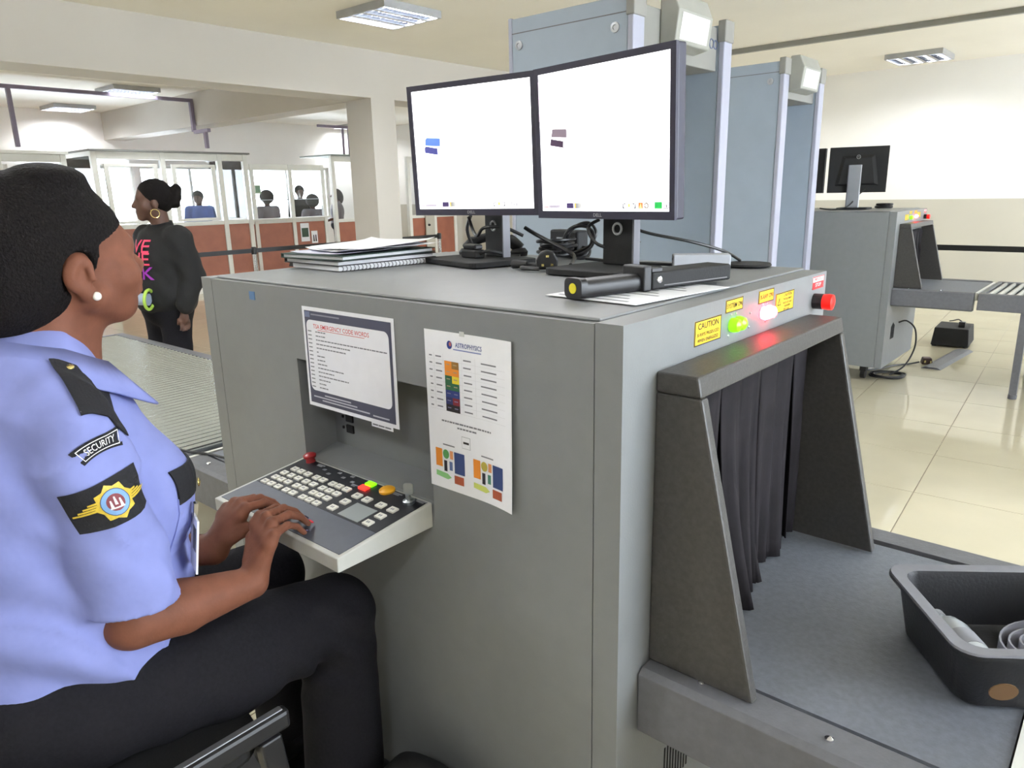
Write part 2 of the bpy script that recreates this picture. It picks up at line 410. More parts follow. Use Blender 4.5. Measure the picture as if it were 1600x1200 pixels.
# ------------------------------------------------------------------ ceiling lights (louvred, four tubes)
def fixture(x, y, label):
    fine = 'out of frame' not in label
    z = CZ; h = .3; t = thing('ceiling_light', label, 'ceiling light', (x, y, z), 0, 'louvred ceiling lights')
    f = MB(); f.box(x-h, y-h, z-.012, x+h, y+h, z-.001)
    for a, b, c, d in ((-h, -h, h, -h+.018), (-h, h-.018, h, h), (-h, -h+.018, -h+.018, h-.018), (h-.018, -h+.018, h, h-.018)): f.box(x+a, y+b, z-.058, x+c, y+d, z-.012)
    f.build('housing', M_silver, t)
    for k in range(4):
        xx = x-.21+.14*k
        MB().cyl((xx, y-.27, z-.028), (xx, y+.27, z-.028), .012, n=8).build('tube', M_tube, t)
    l = MB()
    for k in range(3):
        xx = x-.14+.14*k; l.add([(xx-.02, y-.28, z-.055), (xx+.02, y-.28, z-.055), (xx, y-.28, z-.016), (xx-.02, y+.28, z-.055), (xx+.02, y+.28, z-.055), (xx, y+.28, z-.016)], [(0, 1, 2), (5, 4, 3), (0, 3, 4, 1), (1, 4, 5, 2), (2, 5, 3, 0)])
    for k in range(11 if fine else 6):
        yy = y-.24+(.048 if fine else .092)*k; l.box(x-.28, yy-.002, z-.055, x+.28, yy+.002, z-(.018 if fine else .042))
    l.build('louvre', M_refl, t)
FX = [(-4.45, 3.43, 'bright square louvred ceiling light above the two white screens'), (-10.1, 3.68, 'square louvred ceiling light nearer of two beyond the beam at upper left'), (-12.55, 3.78, 'square louvred ceiling light farthest beyond the beam, near the left wall'),
      (-1.85, 9.2, 'square louvred ceiling light near the back wall above the second scanner'), (-12.9+.2, 9.35, 'square louvred ceiling light half hidden behind the white column'),
      (-2.7, .10, 'square louvred ceiling light above the roller table and scanner, out of frame'), (1.3, 3.42, 'square louvred ceiling light over the open floor, out of frame'),  # lamp above the roller table is unseen, moved there to light the near gate
      (1.3, 9.05, 'square louvred ceiling light by the back right corner, out of frame'), (-4.72, 9.05, 'square louvred ceiling light hidden behind the gate, out of frame'),
      (-1.8, -2.2, 'square louvred ceiling light behind the guard, out of frame'), (1.3, -2.2, 'square louvred ceiling light behind the camera, out of frame'), (-4.72, -2.2, 'square louvred ceiling light behind the guard at left, out of frame'), (-7.8, 9.05, 'square louvred ceiling light over the far booths, out of frame'), (-7.8, -1.0, 'square louvred ceiling light over the left hall, out of frame')]
for a in FX: fixture(*a)

# ------------------------------------------------------------------ x-ray scanner
L, W, H = 1.2262, .8426, 1.22
def scanner(ox, oy, conv, label, main):
    r = thing('xray_scanner', label, 'scanner', (ox, oy, 0), 0, 'x-ray scanners')
    def B(mb, n, m, par=r, **k):
        mb.v = [(x+ox, y+oy, z) for x, y, z in mb.v]; return mb.build(n, m, par, **k)
    zb = .11; T0, T1, TZ0, TZ1 = .125, .72, conv-.03, 1.075
    RX0, RX1, RZ0, RZ1, RD = -.835, -.415, .80, 1.06, .085
    b = MB(); x0, x1 = -L+.05, -.05
    if main:
        b.box(x0, 0, zb, x1, .1, RZ0).box(x0, 0, RZ1, x1, .1, H-.006).box(x0, 0, RZ0, RX0, .1, RZ1).box(RX1, 0, RZ0, x1, .1, RZ1)
    else: b.box(x0, 0, zb, x1, .1, H-.006)
    b.box(x0, .1, zb, x1, W, TZ0).box(x0, .1, TZ1, x1, W, H-.006).box(x0, T1, TZ0, x1, W, TZ1)
    B(b, 'body', M_grey)
    if main:
        q = MB(); q.box(RX0, RD, RZ0, RX1, .099, RZ1, M_grey_shade)
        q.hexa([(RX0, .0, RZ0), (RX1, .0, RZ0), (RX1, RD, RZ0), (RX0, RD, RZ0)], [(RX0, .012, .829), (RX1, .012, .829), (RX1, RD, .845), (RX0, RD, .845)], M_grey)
        rec = B(q, 'recess', M_grey_shade)
        so = MB()
        for z, hh in ((.945, .012), (.913, .009), (.887, .009)):
            so.box(RX0+.046, RD-.004, z-hh, RX0+.07, RD, z+hh, M_blackm); so.box(RX0+.03, RD-.003, z-.003, RX0+.035, RD, z+.003, M_blackm)
        B(so, 'socket', M_blackm, rec)
    B(MB().box(x0, .015, H-.006, x1, W, H), 'top_panel', M_grey, bevel=.003)
    # end covers with the tunnel mouth
    for xa, xb in ((-.048, 0), (-L, -L+.048)):
        e = MB(); e.box(xa, 0, zb, xb, T0, H-.004).box(xa, T1, zb, xb, W, H-.004).box(xa, T0, zb, xb, T1, TZ0).box(xa, T0, TZ1, xb, T1, H-.004)
        B(e, 'end_cover', M_grey)
    tl = MB(); tl.box(x0, T0-.006, TZ0, x1, T0, TZ1).box(x0, T1, TZ0, x1, T1+.006, TZ1).box(x0, T0, TZ1-.006, x1, T1, TZ1)
    B(tl, 'tunnel_lining', M_blackm)
    for sx in (-L+.14, -.14):
        for sy in (.1, W-.1):
            c = MB(); c.cyl((sx-.015, sy, .036), (sx+.015, sy, .036), .035, n=14).box(sx-.022, sy-.025, .06, sx+.022, sy+.025, zb)
            B(c, 'caster', M_black)
    # hoods
    for s, X in ((1, 0), (-1, -L)):
        f = lambda a: X+s*a
        z0, z1, ya, yb, t = conv+.003, 1.131, .095, .748, .022
        for y_a, y_b in ((ya, ya+t), (yb-t, yb)):
            pl = [(.0, z0), (.185, z0), (.0775, z1-.0325), (0, z1-.0325)]
            B(MB().prism(pl, lambda x, z: (f(x), y_a, z), lambda x, z: (f(x), y_b, z)), 'hood_side', M_dark, bevel=.004)
        B(MB().prism([(.0, z1-.032), (.077, z1-.032), (.0705, z1), (0, z1)], lambda x, z: (f(x), ya, z), lambda x, z: (f(x), yb, z)), 'hood_top', M_dark, bevel=.004)
        # lead curtain: overlapping strips with folds
        n = 7; cw = (T1-T0)/n
        for lay in range(2 if (s > 0) else 1):
            for k in range(n):
                g = MB(); xx = .012-.03*lay; V = []; nx, nz = 9, 14; rr = random.Random(k*7+lay+(3 if main else 9))
                ph = rr.random()*6; am = .007+.010*rr.random(); lean = (rr.random()-.35)*.035+(.03 if (main and k in (2, 3)) else 0)
                for iz in range(nz+1):
                    v = iz/nz; z = TZ1-.004-(TZ1-.004-conv-.008)*v
                    for ix in range(nx+1):
                        u = ix/nx; y = T0+.004+(k+u)*cw+(.008 if lay else -.0)
                        y = T0+.004+(k+.5+(u-.5)*(1-.25*v))*cw+.02*v*math.sin(ph)
                        V.append((f(xx+am*v*math.sin(u*2*PI*1.4+ph)+lean*v*v+.004*lay), min(max(y, T0+.003), T1-.003), z))
                N = nx+1; q = len(V); F = [(i*N+j, i*N+j+1, (i+1)*N+j+1, (i+1)*N+j) for i in range(nz) for j in range(nx)]
                g.add(V, F); o = B(g, 'curtain_strip', M_curt, smooth='full')
                so = o.modifiers.new('thickness', 'SOLIDIFY'); so.thickness = .0022
        # belt bed
        ln = .505 if s > 0 else .40
        ra, rb_, rc, rd = .06, .131, .80, .862
        sp = [(ra, conv-.115), (ra+.012, conv-.125), (rb_, conv-.125), (rb_, conv+.002), (ra+.012, conv+.002), (ra, conv-.006)]
        B(MB().prism(sp, lambda y, z: (f(.002), y, z), lambda y, z: (f(ln), y, z)), 'side_rail', M_bed, bevel=.002)
        poly = [(.002, rc), (ln, rc), (ln, rd-.075)]+[(ln-.075+.075*math.cos(a), rd-.075+.075*math.sin(a)) for a in (.3, .6, .9, 1.2, 1.5)]+[(.002, rd)]
        B(MB().prism(poly, lambda x, y: (f(x), y, conv-.125), lambda x, y: (f(x), y, conv+.002)), 'side_rail', M_bed, bevel=.002)
        B(MB().box(f(.0) if s > 0 else f(ln), rb_+.013, conv-.03, f(ln) if s > 0 else f(.0), rc-.012, conv-.003), 'belt', M_belt)
        B(MB().box(f(.0) if s > 0 else f(ln), rb_+.001, conv-.06, f(ln) if s > 0 else f(.0), rc-.001, conv-.031), 'bed_plate', M_blackm)
        B(MB().box(min(f(ln+.003), f(ln+.017)), ra+.03, conv-.05, max(f(ln+.003), f(ln+.017)), rd-.08, conv+.001), 'end_strip', M_whitep)
        for bx in (.30, .10):
            B(MB().lathe([(0, 0), (.007, 0), (.0065, .003), (.003, .005), (0, .005)], (f(bx), .096, conv+.002), 10), 'bolt', M_chrome, smooth=True)
    # tray side cable groove plate below the bed: ventilation slots
    vs = MB()
    for k in range(9): vs.box(-.0005, .165+.011*k, .30+.004*k*0, .0012, .169+.011*k, .42-.006*abs(4-k))
    B(vs, 'vent_slots', M_blackm)
    # control lights on the end face
    def P(y, z, d=.0008): return (d+ox, y+oy, z)
    def label_plate(n, y0, z0, y1, z1, m, lines, border=None, extra=None):
        o = MB().box(0, y0, z0, .0008, y1, z1); o.v = [(x+ox, y+oy, z) for x, y, z in o.v]; p = o.build(n, m, r)
        q = MB()
        if border:
            tk = .0018
            for a, bb, c, d in ((y0, z0, y1, z0+tk), (y0, z1-tk, y1, z1), (y0, z0, y0+tk, z1), (y1-tk, z0, y1, z1)): q.ngon([P(a, bb, .0011), P(c, bb, .0011), P(c, d, .0011), P(a, d, .0011)], border)
        for tx, yc, zc, sz, mm, sx in lines:
            q.text(tx, sz, lambda u, v: P(yc+u, zc+v, .0013), mm, sx=sx)
        if extra: extra(q)
        if q.v: q.build('lettering', None, p)
        return p
    label_plate('warning_label', .216, 1.148, .312, 1.190, M_yel, [('CAUTION', .264, 1.1795, .0148, M_ink, 1.15), ('X-RAYS PRODUCED', .264, 1.1655, .0082, M_ink, 1.1), ('WHEN ENERGIZED', .264, 1.1555, .0082, M_ink, 1.1)], M_ink)
    label_plate('warning_label', .329, 1.1885, .398, 1.2115, M_yel, [('SYSTEM ON', .3635, 1.1995, .0125, M_ink, .95)], M_ink)
    label_plate('warning_label', .470, 1.187, .540, 1.2115, M_yel, [('X-RAY ON', .505, 1.1985, .0125, M_ink, 1.0)], M_ink)
    def tri(q):
        q.ngon([P(.562, 1.172, .0012), P(.580, 1.172, .0012), P(.571, 1.188, .0012)], M_ink); q.ngon([P(.565, 1.1736, .0014), P(.577, 1.1736, .0014), P(.571, 1.184, .0014)], M_yel)
        q.ngon([P(.5703, 1.175, .0016), P(.5717, 1.175, .0016), P(.5717, 1.181, .0016), P(.5703, 1.181, .0016)], M_ink)
    label_plate('warning_label', .554, 1.157, .648, 1.1965, M_yel, [('CAUTION', .614, 1.190, .0085, M_ink, 1.1), ('THIS EQUIPMENT', .614, 1.1815, .0058, M_ink, 1.0), ('PRODUCES X-RAY', .614, 1.174, .0058, M_ink, 1.0), ('RADIATION', .614, 1.1675, .0058, M_ink, 1.0), ('KEEP CLEAR', .610, 1.161, .0058, M_ink, 1.0)], M_ink, tri)
    def stopx(q): q.ngon([P(.757, 1.1835, .0010), P(.823, 1.1835, .0010), P(.823, 1.1975, .0010), P(.757, 1.1975, .0010)], M_red)
    label_plate('stop_label', .755, 1.182, .825, 1.2095, M_wht, [('EMERGENCY', .79, 1.2035, .0085, M_red, 1.05), ('STOP', .79, 1.1905, .011, M_wht, 1.3)], M_red, stopx)
    def lens(y, z, m, n):
        o = MB().lathe([(0, 0), (.0125, 0), (.0135, .006), (.011, .015), (.005, .019), (0, .0195)], (0, y, z), 18, ax=(1, 0, 0)); return B(o, n, m, smooth=True)
    for y in (.356, .378): lens(y, 1.165, M_ledg, 'green_lamp')
    for y in (.492, .514): lens(y, 1.168, M_ledr, 'red_lamp')
    for y, z in ((.435, 1.176), (.432, 1.150), (.345, 1.147), (.508, 1.150), (.352, 1.184), (.372, 1.184), (.49, 1.185), (.51, 1.185)):
        B(MB().lathe([(0, 0), (.0028, 0), (.002, .0015), (0, .0018)], (0, y, z), 8, ax=(1, 0, 0)), 'rivet', M_steel)
    es = B(MB().lathe([(0, 0), (.017, 0), (.017, .02), (0, .02)], (0, .775, 1.156), 18, ax=(1, 0, 0)), 'emergency_stop', M_black)
    B(MB().lathe([(0, .0205), (.0165, .0205), (.0175, .032), (.0165, .040), (.008, .043), (0, .0435)], (0, .775, 1.156), 18, ax=(1, 0, 0)), 'button', M_redglass, es, smooth=True)
    return r, B
scan, SB = scanner(0, 0, .622, 'large grey x-ray scanner in front of the guard, with keypad shelf and warning lamps', True)
SB(MB().box(-1.0045, -.0012, 1.177, -.982, 0, 1.196), 'sticker', M_blueb)
# operator shelf (keypad console)
sl = .026/.222
def tz(y): return .832+sl*y
X0, X1, YF0 = -.838, -.420, -.222
con = MB()
con.hexa([(X0, YF0, tz(YF0)-.027), (X1, YF0, tz(YF0)-.027), (X1, -.0005, .782), (X0, -.0005, .782)], [(X0, YF0, tz(YF0)), (X1, YF0, tz(YF0)), (X1, -.0005, tz(0)), (X0, -.0005, tz(0))])
con = SB(con, 'keypad_shelf', mat('shelf_light_grey', (190, 190, 184), .45, noise=(40, .03)), bevel=.002)
def on(x, y, d=0): return (x, y, tz(y)+d)
def slab(x0, y0, x1, y1, d0, d1, m, mb=None):
    mb = mb or MB(); return mb.hexa([on(x0, y0, d0), on(x1, y0, d0), on(x1, y1, d0), on(x0, y1, d0)], [on(x0, y0, d1), on(x1, y0, d1), on(x1, y1, d1), on(x0, y1, d1)], m)
SB(slab(X0+.010, YF0+.010, X1-.008, -.132, 0, .0012, M_panel), 'palm_rest', M_panel, con)
SB(slab(X0+.010, -.1315, X1-.008, -.006, 0, .0012, M_panel2), 'key_panel', M_panel2, con)
SB(slab(-.548, -.127, -.487, -.079, .0012, .0022, M_lcd), 'touchpad', M_lcd, con)
kx = {-.056: (-.796, -.772, -.747, -.716, -.693, -.659, -.637, -.612), -.079: (-.801, -.775, -.749, -.720, -.695, -.662, -.639, -.615), -.101: (-.801, -.778, -.754, -.722, -.698, -.663, -.641, -.617), -.124: (-.805, -.781, -.755, -.725, -.701, -.666, -.643, -.619),
      -.0622: (-.570, -.539, -.497, -.463), -.090: (-.572, -.465), -.118: (-.575, -.466)}
for y, xs in kx.items():
    big = xs[0] > -.6
    for x in xs:
        a, b = (.0095, .0078) if big else (.0088, .0066)
        k = slab(x-a, y-b, x+a, y+b, .0012, .0045, M_key)
        for q in range(2): slab(x-a*.45+q*a*.5, y-b*.3, x-a*.15+q*a*.5, y+b*.35, .0045, .0047, M_textg, k)
        SB(k, 'key', M_key, con)
for x, y, m, n in ((-.586, -.033, M_ledr2, 'red_key'), (-.586, -.0155, M_ledg, 'green_key')): SB(slab(x-.011, y-.0065, x+.011, y+.0065, .0012, .005, m), n, m, con)
nz_ = Vector((0, -sl, 1)).normalized()
SB(MB().lathe([(0, 0), (.0165, 0), (.0165, .004), (.014, .006), (0, .0065)], on(-.534, -.0155, .001), 20, ax=nz_), 'amber_button', M_amber, con, smooth=True)
SB(MB().lathe([(0, 0), (.011, 0), (.009, .010), (.014, .011), (.0145, .016), (.010, .019), (0, .020)], on(-.801, -.012, .001), 20, ax=nz_), 'stop_button', mat('stop_button_dark_red', (150, 34, 38), .35), con, smooth=True)
kk = MB().lathe([(0, 0), (.012, 0), (.012, .006), (.005, .008), (.005, .018), (0, .018)], on(-.458, -.025, .001), 14, ax=nz_)
kp = on(-.458, -.025, .018); kk.prism(rrect(-.010, 0, .010, .024, .006), lambda u, v: (kp[0]+u*.8, kp[1]+u*.5-.001, kp[2]+v), lambda u, v: (kp[0]+u*.8, kp[1]+u*.5+.001, kp[2]+v))
SB(kk, 'key_switch', M_steel, con)
ds = MB()
for i, (x, y) in enumerate(((-.735, -.022), (-.71, -.03), (-.69, -.015), (-.665, -.025), (-.65, -.012), (-.63, -.028))): slab(x-.005, y-.003, x+.005, y+.003, .0012, .002, M_textg, ds)
for x, y, a in ((-.615, -.033, .009), (-.555, -.033, .0), (-.505, -.012, .012), (-.44, -.008, .014), (-.76, -.012, .012)):
    if a: slab(x-a, y-.0018, x+a, y+.0018, .0012, .0016, M_textg, ds); slab(x-a*.8, y-.006, x+a*.6, y-.003, .0012, .0016, M_textg, ds)
SB(ds, 'panel_markings', M_textg, con)
# second scanner
scan2, SB2 = scanner(-.82, 4.75, .685, 'smaller-looking second grey x-ray scanner far behind, near the back wall', False)

# ------------------------------------------------------------------ roller tables
def roller_table(name, label, xa, xb, y0, y1, z, pitch, legs):
    t = thing(name, label, 'conveyor', ((xa+xb)/2, (y0+y1)/2, 0), 0, 'roller tables')
    for a, b in ((y0, y0+.055), (y1-.055, y1)):
        MB().prism([(a, z-.11), (b, z-.11), (b, z), (a, z)], lambda y, zz: (xa, y, zz), lambda y, zz: (xb, y, zz)).build('side_rail', M_bed, t, bevel=.003)
    MB().box(min(xa, xb), y0+.055, z-.1, min(xa, xb)+.03, y1-.055, z).build('end_rail', M_bed, t, bevel=.003)
    n = int(abs(xb-xa-.09)/pitch); proto = None
    for k in range(n):
        x = min(xa, xb)+.055+pitch*k
        if proto is None:
            proto = MB().cyl((0, y0+.056-(y0+y1)/2, 0), (0, y1-.056-(y0+y1)/2, 0), pitch*.37, n=12).build('roller', M_roller, t, smooth=True, local=True); o = proto
        else: o = proto.copy(); C.objects.link(o)
        o.location = (x-(xa+xb)/2, 0, z-pitch*.37)
    MB().box(min(xa, xb)+.032, y0+.056, z-.10, max(xa, xb)-.004, y1-.056, z-.06).build('under_pan', M_bed, t)
    for x in legs:
        for y in (y0+.028, y1-.028):
            MB().box(x-.022, y-.022, .03, x+.022, y+.022, z-.11).cyl((x, y, 0), (x, y, .03), .026, n=12).build('leg', M_bed, t, bevel=.002)
    return t
roller_table('roller_conveyor', 'long steel roller table feeding the near scanner, left of the guard', -4.15, -1.652, .06, .90, .622, .0405, (-4.0, -2.7, -1.76))
roller_table('roller_conveyor', 'roller table at the outlet of the near scanner, by the plastic tray', .53, 1.75, .06, .862, .622, .05, (1.6, .70))
roller_table('roller_conveyor', 'roller table leaving the far second scanner at right edge', -.29, .9, 4.81, 5.612, .685, .052, (-.02, .75))

# ------------------------------------------------------------------ screens
def screen_art(q, kind):
    w, h = .376, .301; d = -.0012
    def R(x0, y0, x1, y1, m, e=0): q.ngon([(x0-w/2, d-e, y0), (x1-w/2, d-e, y0), (x1-w/2, d-e, y1), (x0-w/2, d-e, y1)], m)
    def Pg(pts, m, e=0): q.ngon([(x-w/2, d-e, y) for x, y in pts], m)
    if kind == 0:
        Pg([(.036, .164), (.088, .160), (.088, .180), (.042, .183), (.037, .177)], lit((92, 128, 224), 1.0))
        Pg([(.034, .146), (.078, .139), (.078, .155), (.038, .162), (.034, .158)], lit((72, 74, 140), 1.0), .0002)
    else:
        Pg([(.038, .164), (.088, .160), (.088, .178), (.042, .181)], lit((120, 106, 118), 1.0))
        Pg([(.034, .146), (.076, .139), (.077, .153), (.036, .160)], lit((62, 44, 66), 1.0), .0002)
        Pg([(.074, .1395), (.118, .1325), (.118, .1331), (.075, .141)], lit((130, 116, 140), 1.0))
        Pg([(0, .20), (.075, .20), (.06, .255), (0, .285)], lit((255, 236, 250), 1.35))
    z = .006
    R(.004, z+.002, .022, z+.004, lit((190, 120, 130), 1)); R(.003, z+.008, .045, z+.0085, lit((230, 190, 190), 1))
    for k in range(8): R(.024+.0045*k, z+.001, .0275+.0045*k, z+.007, lit((110, 88, 120), 1))
    R(.082, z, .104, z+.012, lit((66, 52, 96), 1)); R(.108, z, .1115, z+.012, lit((255, 196, 40), 1))
    for k in range(6): R(.1115+.004*k, z, .1155+.004*k, z+.012, lit(tuple(int(150+16*k) for _ in range(3)), 1))
    q.text('0.00', .009, lambda u, v: (.158+u-w/2, d, z+.005+v), lit((170, 160, 190), 1)); q.text('Zoom', .009, lambda u, v: (.205+u-w/2, d, z+.005+v), lit((170, 160, 190), 1))
    dk = lit((60, 58, 70), 1)
    Pg([(.252, z), (.258, z), (.254, z+.004), (.254, z+.010), (.252, z+.010)], dk); Pg([(.288, z), (.288, z+.010), (.286, z+.010), (.286, z+.004), (.282, z)], dk)
    Pg([(.254, z+.010), (.262, z+.012), (.258, z+.008)], dk, .0001); Pg([(.286, z+.010), (.277, z+.012), (.282, z+.008)], dk, .0001); R(.267, z+.003, .272, z+.010, lit((245, 215, 90), 1))
    if kind == 0:
        R(.308, z, .310, z+.011, dk); R(.3225, z, .3245, z+.011, dk); Pg([(.310, z+.011), (.3163, z+.005), (.3225, z+.011), (.3163, z+.002)], dk, .0001)
    else:
        R(.295, z, .307, z+.012, lit((196, 120, 60), 1)); Pg([(.297, z+.001), (.305, z+.001), (.301, z+.011)], lit((250, 220, 150), 1), .0001)
        q.add([((.3165+.006*math.cos(a)*s-w/2), d, z+.006+.006*math.sin(a)*s) for s in (1, .65) for a in [k*PI/8 for k in range(16)]], [(i, (i+1) % 16, 16+(i+1) % 16, 16+i) for i in range(16)], lit((90, 70, 40), 1))
        Pg([(.3125, z+.0025), (.3135, z+.0015), (.3205, z+.0095), (.3195, z+.0105)], lit((90, 70, 40), 1), .0001)
        R(.338, z, .357, z+.013, lit((30, 170, 74), 1)); R(.361, z, .374, z+.013, dk); R(.362, z+.001, .373, z+.012, lit((240, 240, 244), 1), .0001); R(.3655, z+.003, .3665, z+.010, dk, .0002); R(.368, z+.002, .370, z+.008, dk, .0002)
def monitor(label, cx, cy, zt, zb, a, tilt, base, brot, kind, on, scol=None):
    """zt = height of the table, zb = lower edge of the panel, a = panel turn, brot = stand turn"""
    t = thing('monitor', label, 'monitor', (cx, cy, zt), 0, 'lit monitors' if on else 'dark monitors on the far scanner')
    T = Matrix.Translation((0, 0, zb-zt)) @ Matrix.Rotation(a, 4, 'Z') @ Matrix.Rotation(tilt, 4, 'X')
    w, h = .4035, .33; bz, bb = .0135, .0165
    def K(mb, n, m, par=t, **k): mb.v = [tuple(T @ Vector(v)) for v in mb.v]; return mb.build(n, m, par, local=True, **k)
    f = MB()
    f.box(-w/2, .004, 0, w/2, .030, h)
    f.prism([(-w/2+.05, .02), (w/2-.05, .02), (w/2-.09, h-.09), (-w/2+.09, h-.09)], lambda x, z: (x, .030, z+.03), lambda x, z: (x*.8, .052, z*.85+.045))
    cs = K(f, 'case', M_bezel if on else M_blackm, bevel=.004)
    g = MB()
    for x0, z0, x1, z1 in ((-w/2, 0, w/2, bb), (-w/2, h-bz, w/2, h), (-w/2, bb, -w/2+bz, h-bz), (w/2-bz, bb, w/2, h-bz)): g.box(x0, -.003, z0, x1, .0045, z1)
    bzo = K(g, 'bezel', M_bezel if on else M_blackm)
    K(MB().text('DELL', .0105, lambda u, v: (u-.008, -.0034, .0082+v), M_silver, sx=1.1), 'lettering', M_silver, bzo)
    sc = K(MB().box(-w/2+bz, 0, bb, w/2-bz, .004, h-bz), 'screen', M_scr if on else M_black)
    if on:
        q = MB(); screen_art(q, kind); q.v = [(x, y, z+bb) for x, y, z in q.v]; K(q, 'screen_image', None, sc)
    # badge on the back
    K(MB().torus((0, .0535, h-.075), .013, .0015, ax=(0, 1, 0), n=20, k=6).text('DELL', .0085, lambda u, v: (-u, .0545, h-.075+v)), 'back_badge', M_silver, cs)
    Bm = Matrix.Rotation(brot, 4, 'Z'); Ar = Matrix.Rotation(a, 4, 'Z')
    def Kb(mb, n, m, **k): mb.v = [tuple(Bm @ Vector(v)) for v in mb.v]; return mb.build(n, m, t, local=True, **k)
    bx, by = base
    Kb(MB().prism(rrect(-bx/2, -by*.45, bx/2, by*.55, .02, 3), lambda x, y: (x, y, .0005), lambda x, y: (x, y, .014)), 'stand_base', M_blackm if scol is None else M_blackm, bevel=.002)
    s = MB(); top = zb-zt+.20
    s.box(-.043, .058, .014, .043, .076, top).box(-.036, .045, top-.10, .036, .06, top-.03)
    st = Kb(s, 'stand_column', scol or M_blackm, bevel=.003)
    e = MB(); e.box(.0432, .056, .014, .048, .078, top); e.v = [tuple(Bm @ Vector(v)) for v in e.v]; e.build('column_edge', mat('edge_silver', (112, 112, 120), .45), st, local=True)
    ct = MB().torus((0, .0572, .095), .012, .003, ax=(0, 1, 0), n=18, k=6); ct.v = [tuple(Bm @ Vector(v)) for v in ct.v]; ct.build('cable_slot', M_silver, st, local=True)
    return t
monitor('left one of the two lit white monitors on the scanner, blue object on screen', -.805, .546, H+.002, 1.346, .102, .037, (.26, .20), -.25, 0, True)
monitor('right one of the two lit white monitors, showing a black and grey object', -.380, .503, H+.002, 1.341, -.160, .037, (.20, .19), -.10, 1, True)
monitor('dark monitor seen from behind on the far scanner, pale stand in full view', -1.225, 5.16, H+.002, 1.345, PI+.25, .03, (.22, .18), PI+.05, 0, False, M_silver)
monitor('dark monitor on the far scanner half hidden behind the gate', -1.66, 5.14, H+.002, 1.345, PI+.05, .03, (.22, .18), PI, 0, False, M_silver)

# ------------------------------------------------------------------ cables and small devices on the scanner top
ZT = H+.002
def cable(label, pts, r=.0035, m=M_black, name='cable', n=7):
    o = MB().tube(spline(pts, n), r, 8).build(name, m, smooth=True); return tag(o, label, 'cable', 'loose cables')
cable('black cable hanging in a loop below the right white monitor', [(-.43, .57, 1.337), (-.455, .56, 1.318), (-.435, .565, 1.283), (-.39, .57, 1.272), (-.355, .575, 1.275), (-.33, .585, 1.29)], .004)
cable('thin black cable running from right monitor stand down to the white box', [(-.40, .575, 1.337), (-.36, .58, 1.322), (-.31, .60, 1.305), (-.24, .66, 1.285), (-.20, .74, 1.26), (-.20, .83, 1.232)], .0035)
cable('black cable lying across the back of the scanner top', [(-.56, .70, 1.232), (-.50, .715, 1.227), (-.44, .70, 1.2265), (-.37, .71, 1.2265), (-.28, .715, 1.2265), (-.22, .75, 1.2265), (-.17, .80, 1.2265)], .004)
cable('black cable looping beside the stand of the left white monitor', [(-.93, .66, 1.34), (-.965, .68, 1.30), (-.955, .69, 1.255), (-.92, .68, 1.234), (-.87, .69, 1.2275), (-.80, .72, 1.2275)], .005)
cable('black cable slung in front of the left monitor stand', [(-.88, .60, 1.34), (-.865, .60, 1.305), (-.835, .585, 1.29), (-.81, .58, 1.31), (-.78, .59, 1.315), (-.75, .61, 1.31), (-.72, .64, 1.29)], .0045)
cable('thick black cable trailing from left stand toward the mains plug', [(-.73, .66, 1.31), (-.69, .665, 1.29), (-.63, .67, 1.265), (-.57, .66, 1.243), (-.53, .60, 1.23), (-.505, .56, 1.229)], .0055)
def coil(label, c, R, turns, r, rise, ax=(0, 0, 1), m=M_black):
    pts = []; rr = random.Random(label); d = Vector(ax).normalized(); e = d.orthogonal().normalized(); g = d.cross(e)
    for i in range(turns*14+1):
        a = 2*PI*i/14; k = 1+.16*math.sin(a*1.37+1)+.08*rr.random(); pts.append(Vector(c)+e*math.cos(a)*R*k+g*math.sin(a)*R*.8*k+d*(rise*i/(turns*14)+.004*rr.random()))
    return tag(MB().tube(spline(pts, 3), r, 7).build('coiled_cable', m, smooth=True), label, 'cable')
cable('black cable hanging over the front rail of the roller table beside the near scanner', [(-1.71, .045, .55), (-1.70, .075, .629), (-1.66, .11, .628), (-1.57, .135, .631), (-1.46, .15, .631), (-1.40, .15, .631)], .004)
coil('bundle of coiled black cables between the two monitor stands', (-.68, .735, 1.229), .045, 5, .0045, .045)
coil('upright loop of black cable leaning behind the left stand', (-.62, .76, 1.275), .042, 3, .004, .02, ax=(.35, -.9, .2))
ad = thing('power_adapter', 'black power adapter brick standing among cables behind the left monitor', 'adapter', (-.70, .815, ZT), -.3)
MB().box(-.065, -.02, .0, .065, .02, .075).build('housing', M_blackm, ad, bevel=.006, local=True)
MB().box(-.03, -.0206, .02, .03, -.0195, .055).build('rating_label', M_silver, ad, local=True)
MB().tube(spline([(.065, 0, .03), (.09, .005, .025), (.11, -.02, .006), (.10, -.05, .005)], 6), .004, 7).build('lead', M_black, ad, local=True)
ps = thing('desk_telephone_handset', 'black handset shape propped behind the left white monitor', 'handset', (-.92, .74, ZT), .5)
MB().tube(spline([(-.08, 0, .02), (-.05, 0, .045), (0, 0, .055), (.05, 0, .045), (.08, 0, .02)], 6), [.018]*6+[.013]*12+[.018]*7, 10).build('handle', M_blackm, ps, smooth=True, local=True)
for s in (-1, 1): MB().lathe([(0, 0), (.024, 0), (.026, .012), (.018, .022), (0, .022)], (s*.078, 0, .0005), 14).build('earpiece', M_blackm, ps, smooth=True, local=True)
cb = thing('connector_block', 'black plug block lying in front of the left monitor stand', 'plug', (-.815, .545, ZT+.0142), -.2)
MB().box(-.034, -.016, 0, .034, .016, .022).build('block', M_blackm, cb, bevel=.004, local=True)
MB().box(-.026, -.014, .0222, .03, .012, .036).build('connector', M_black, cb, bevel=.004, local=True)
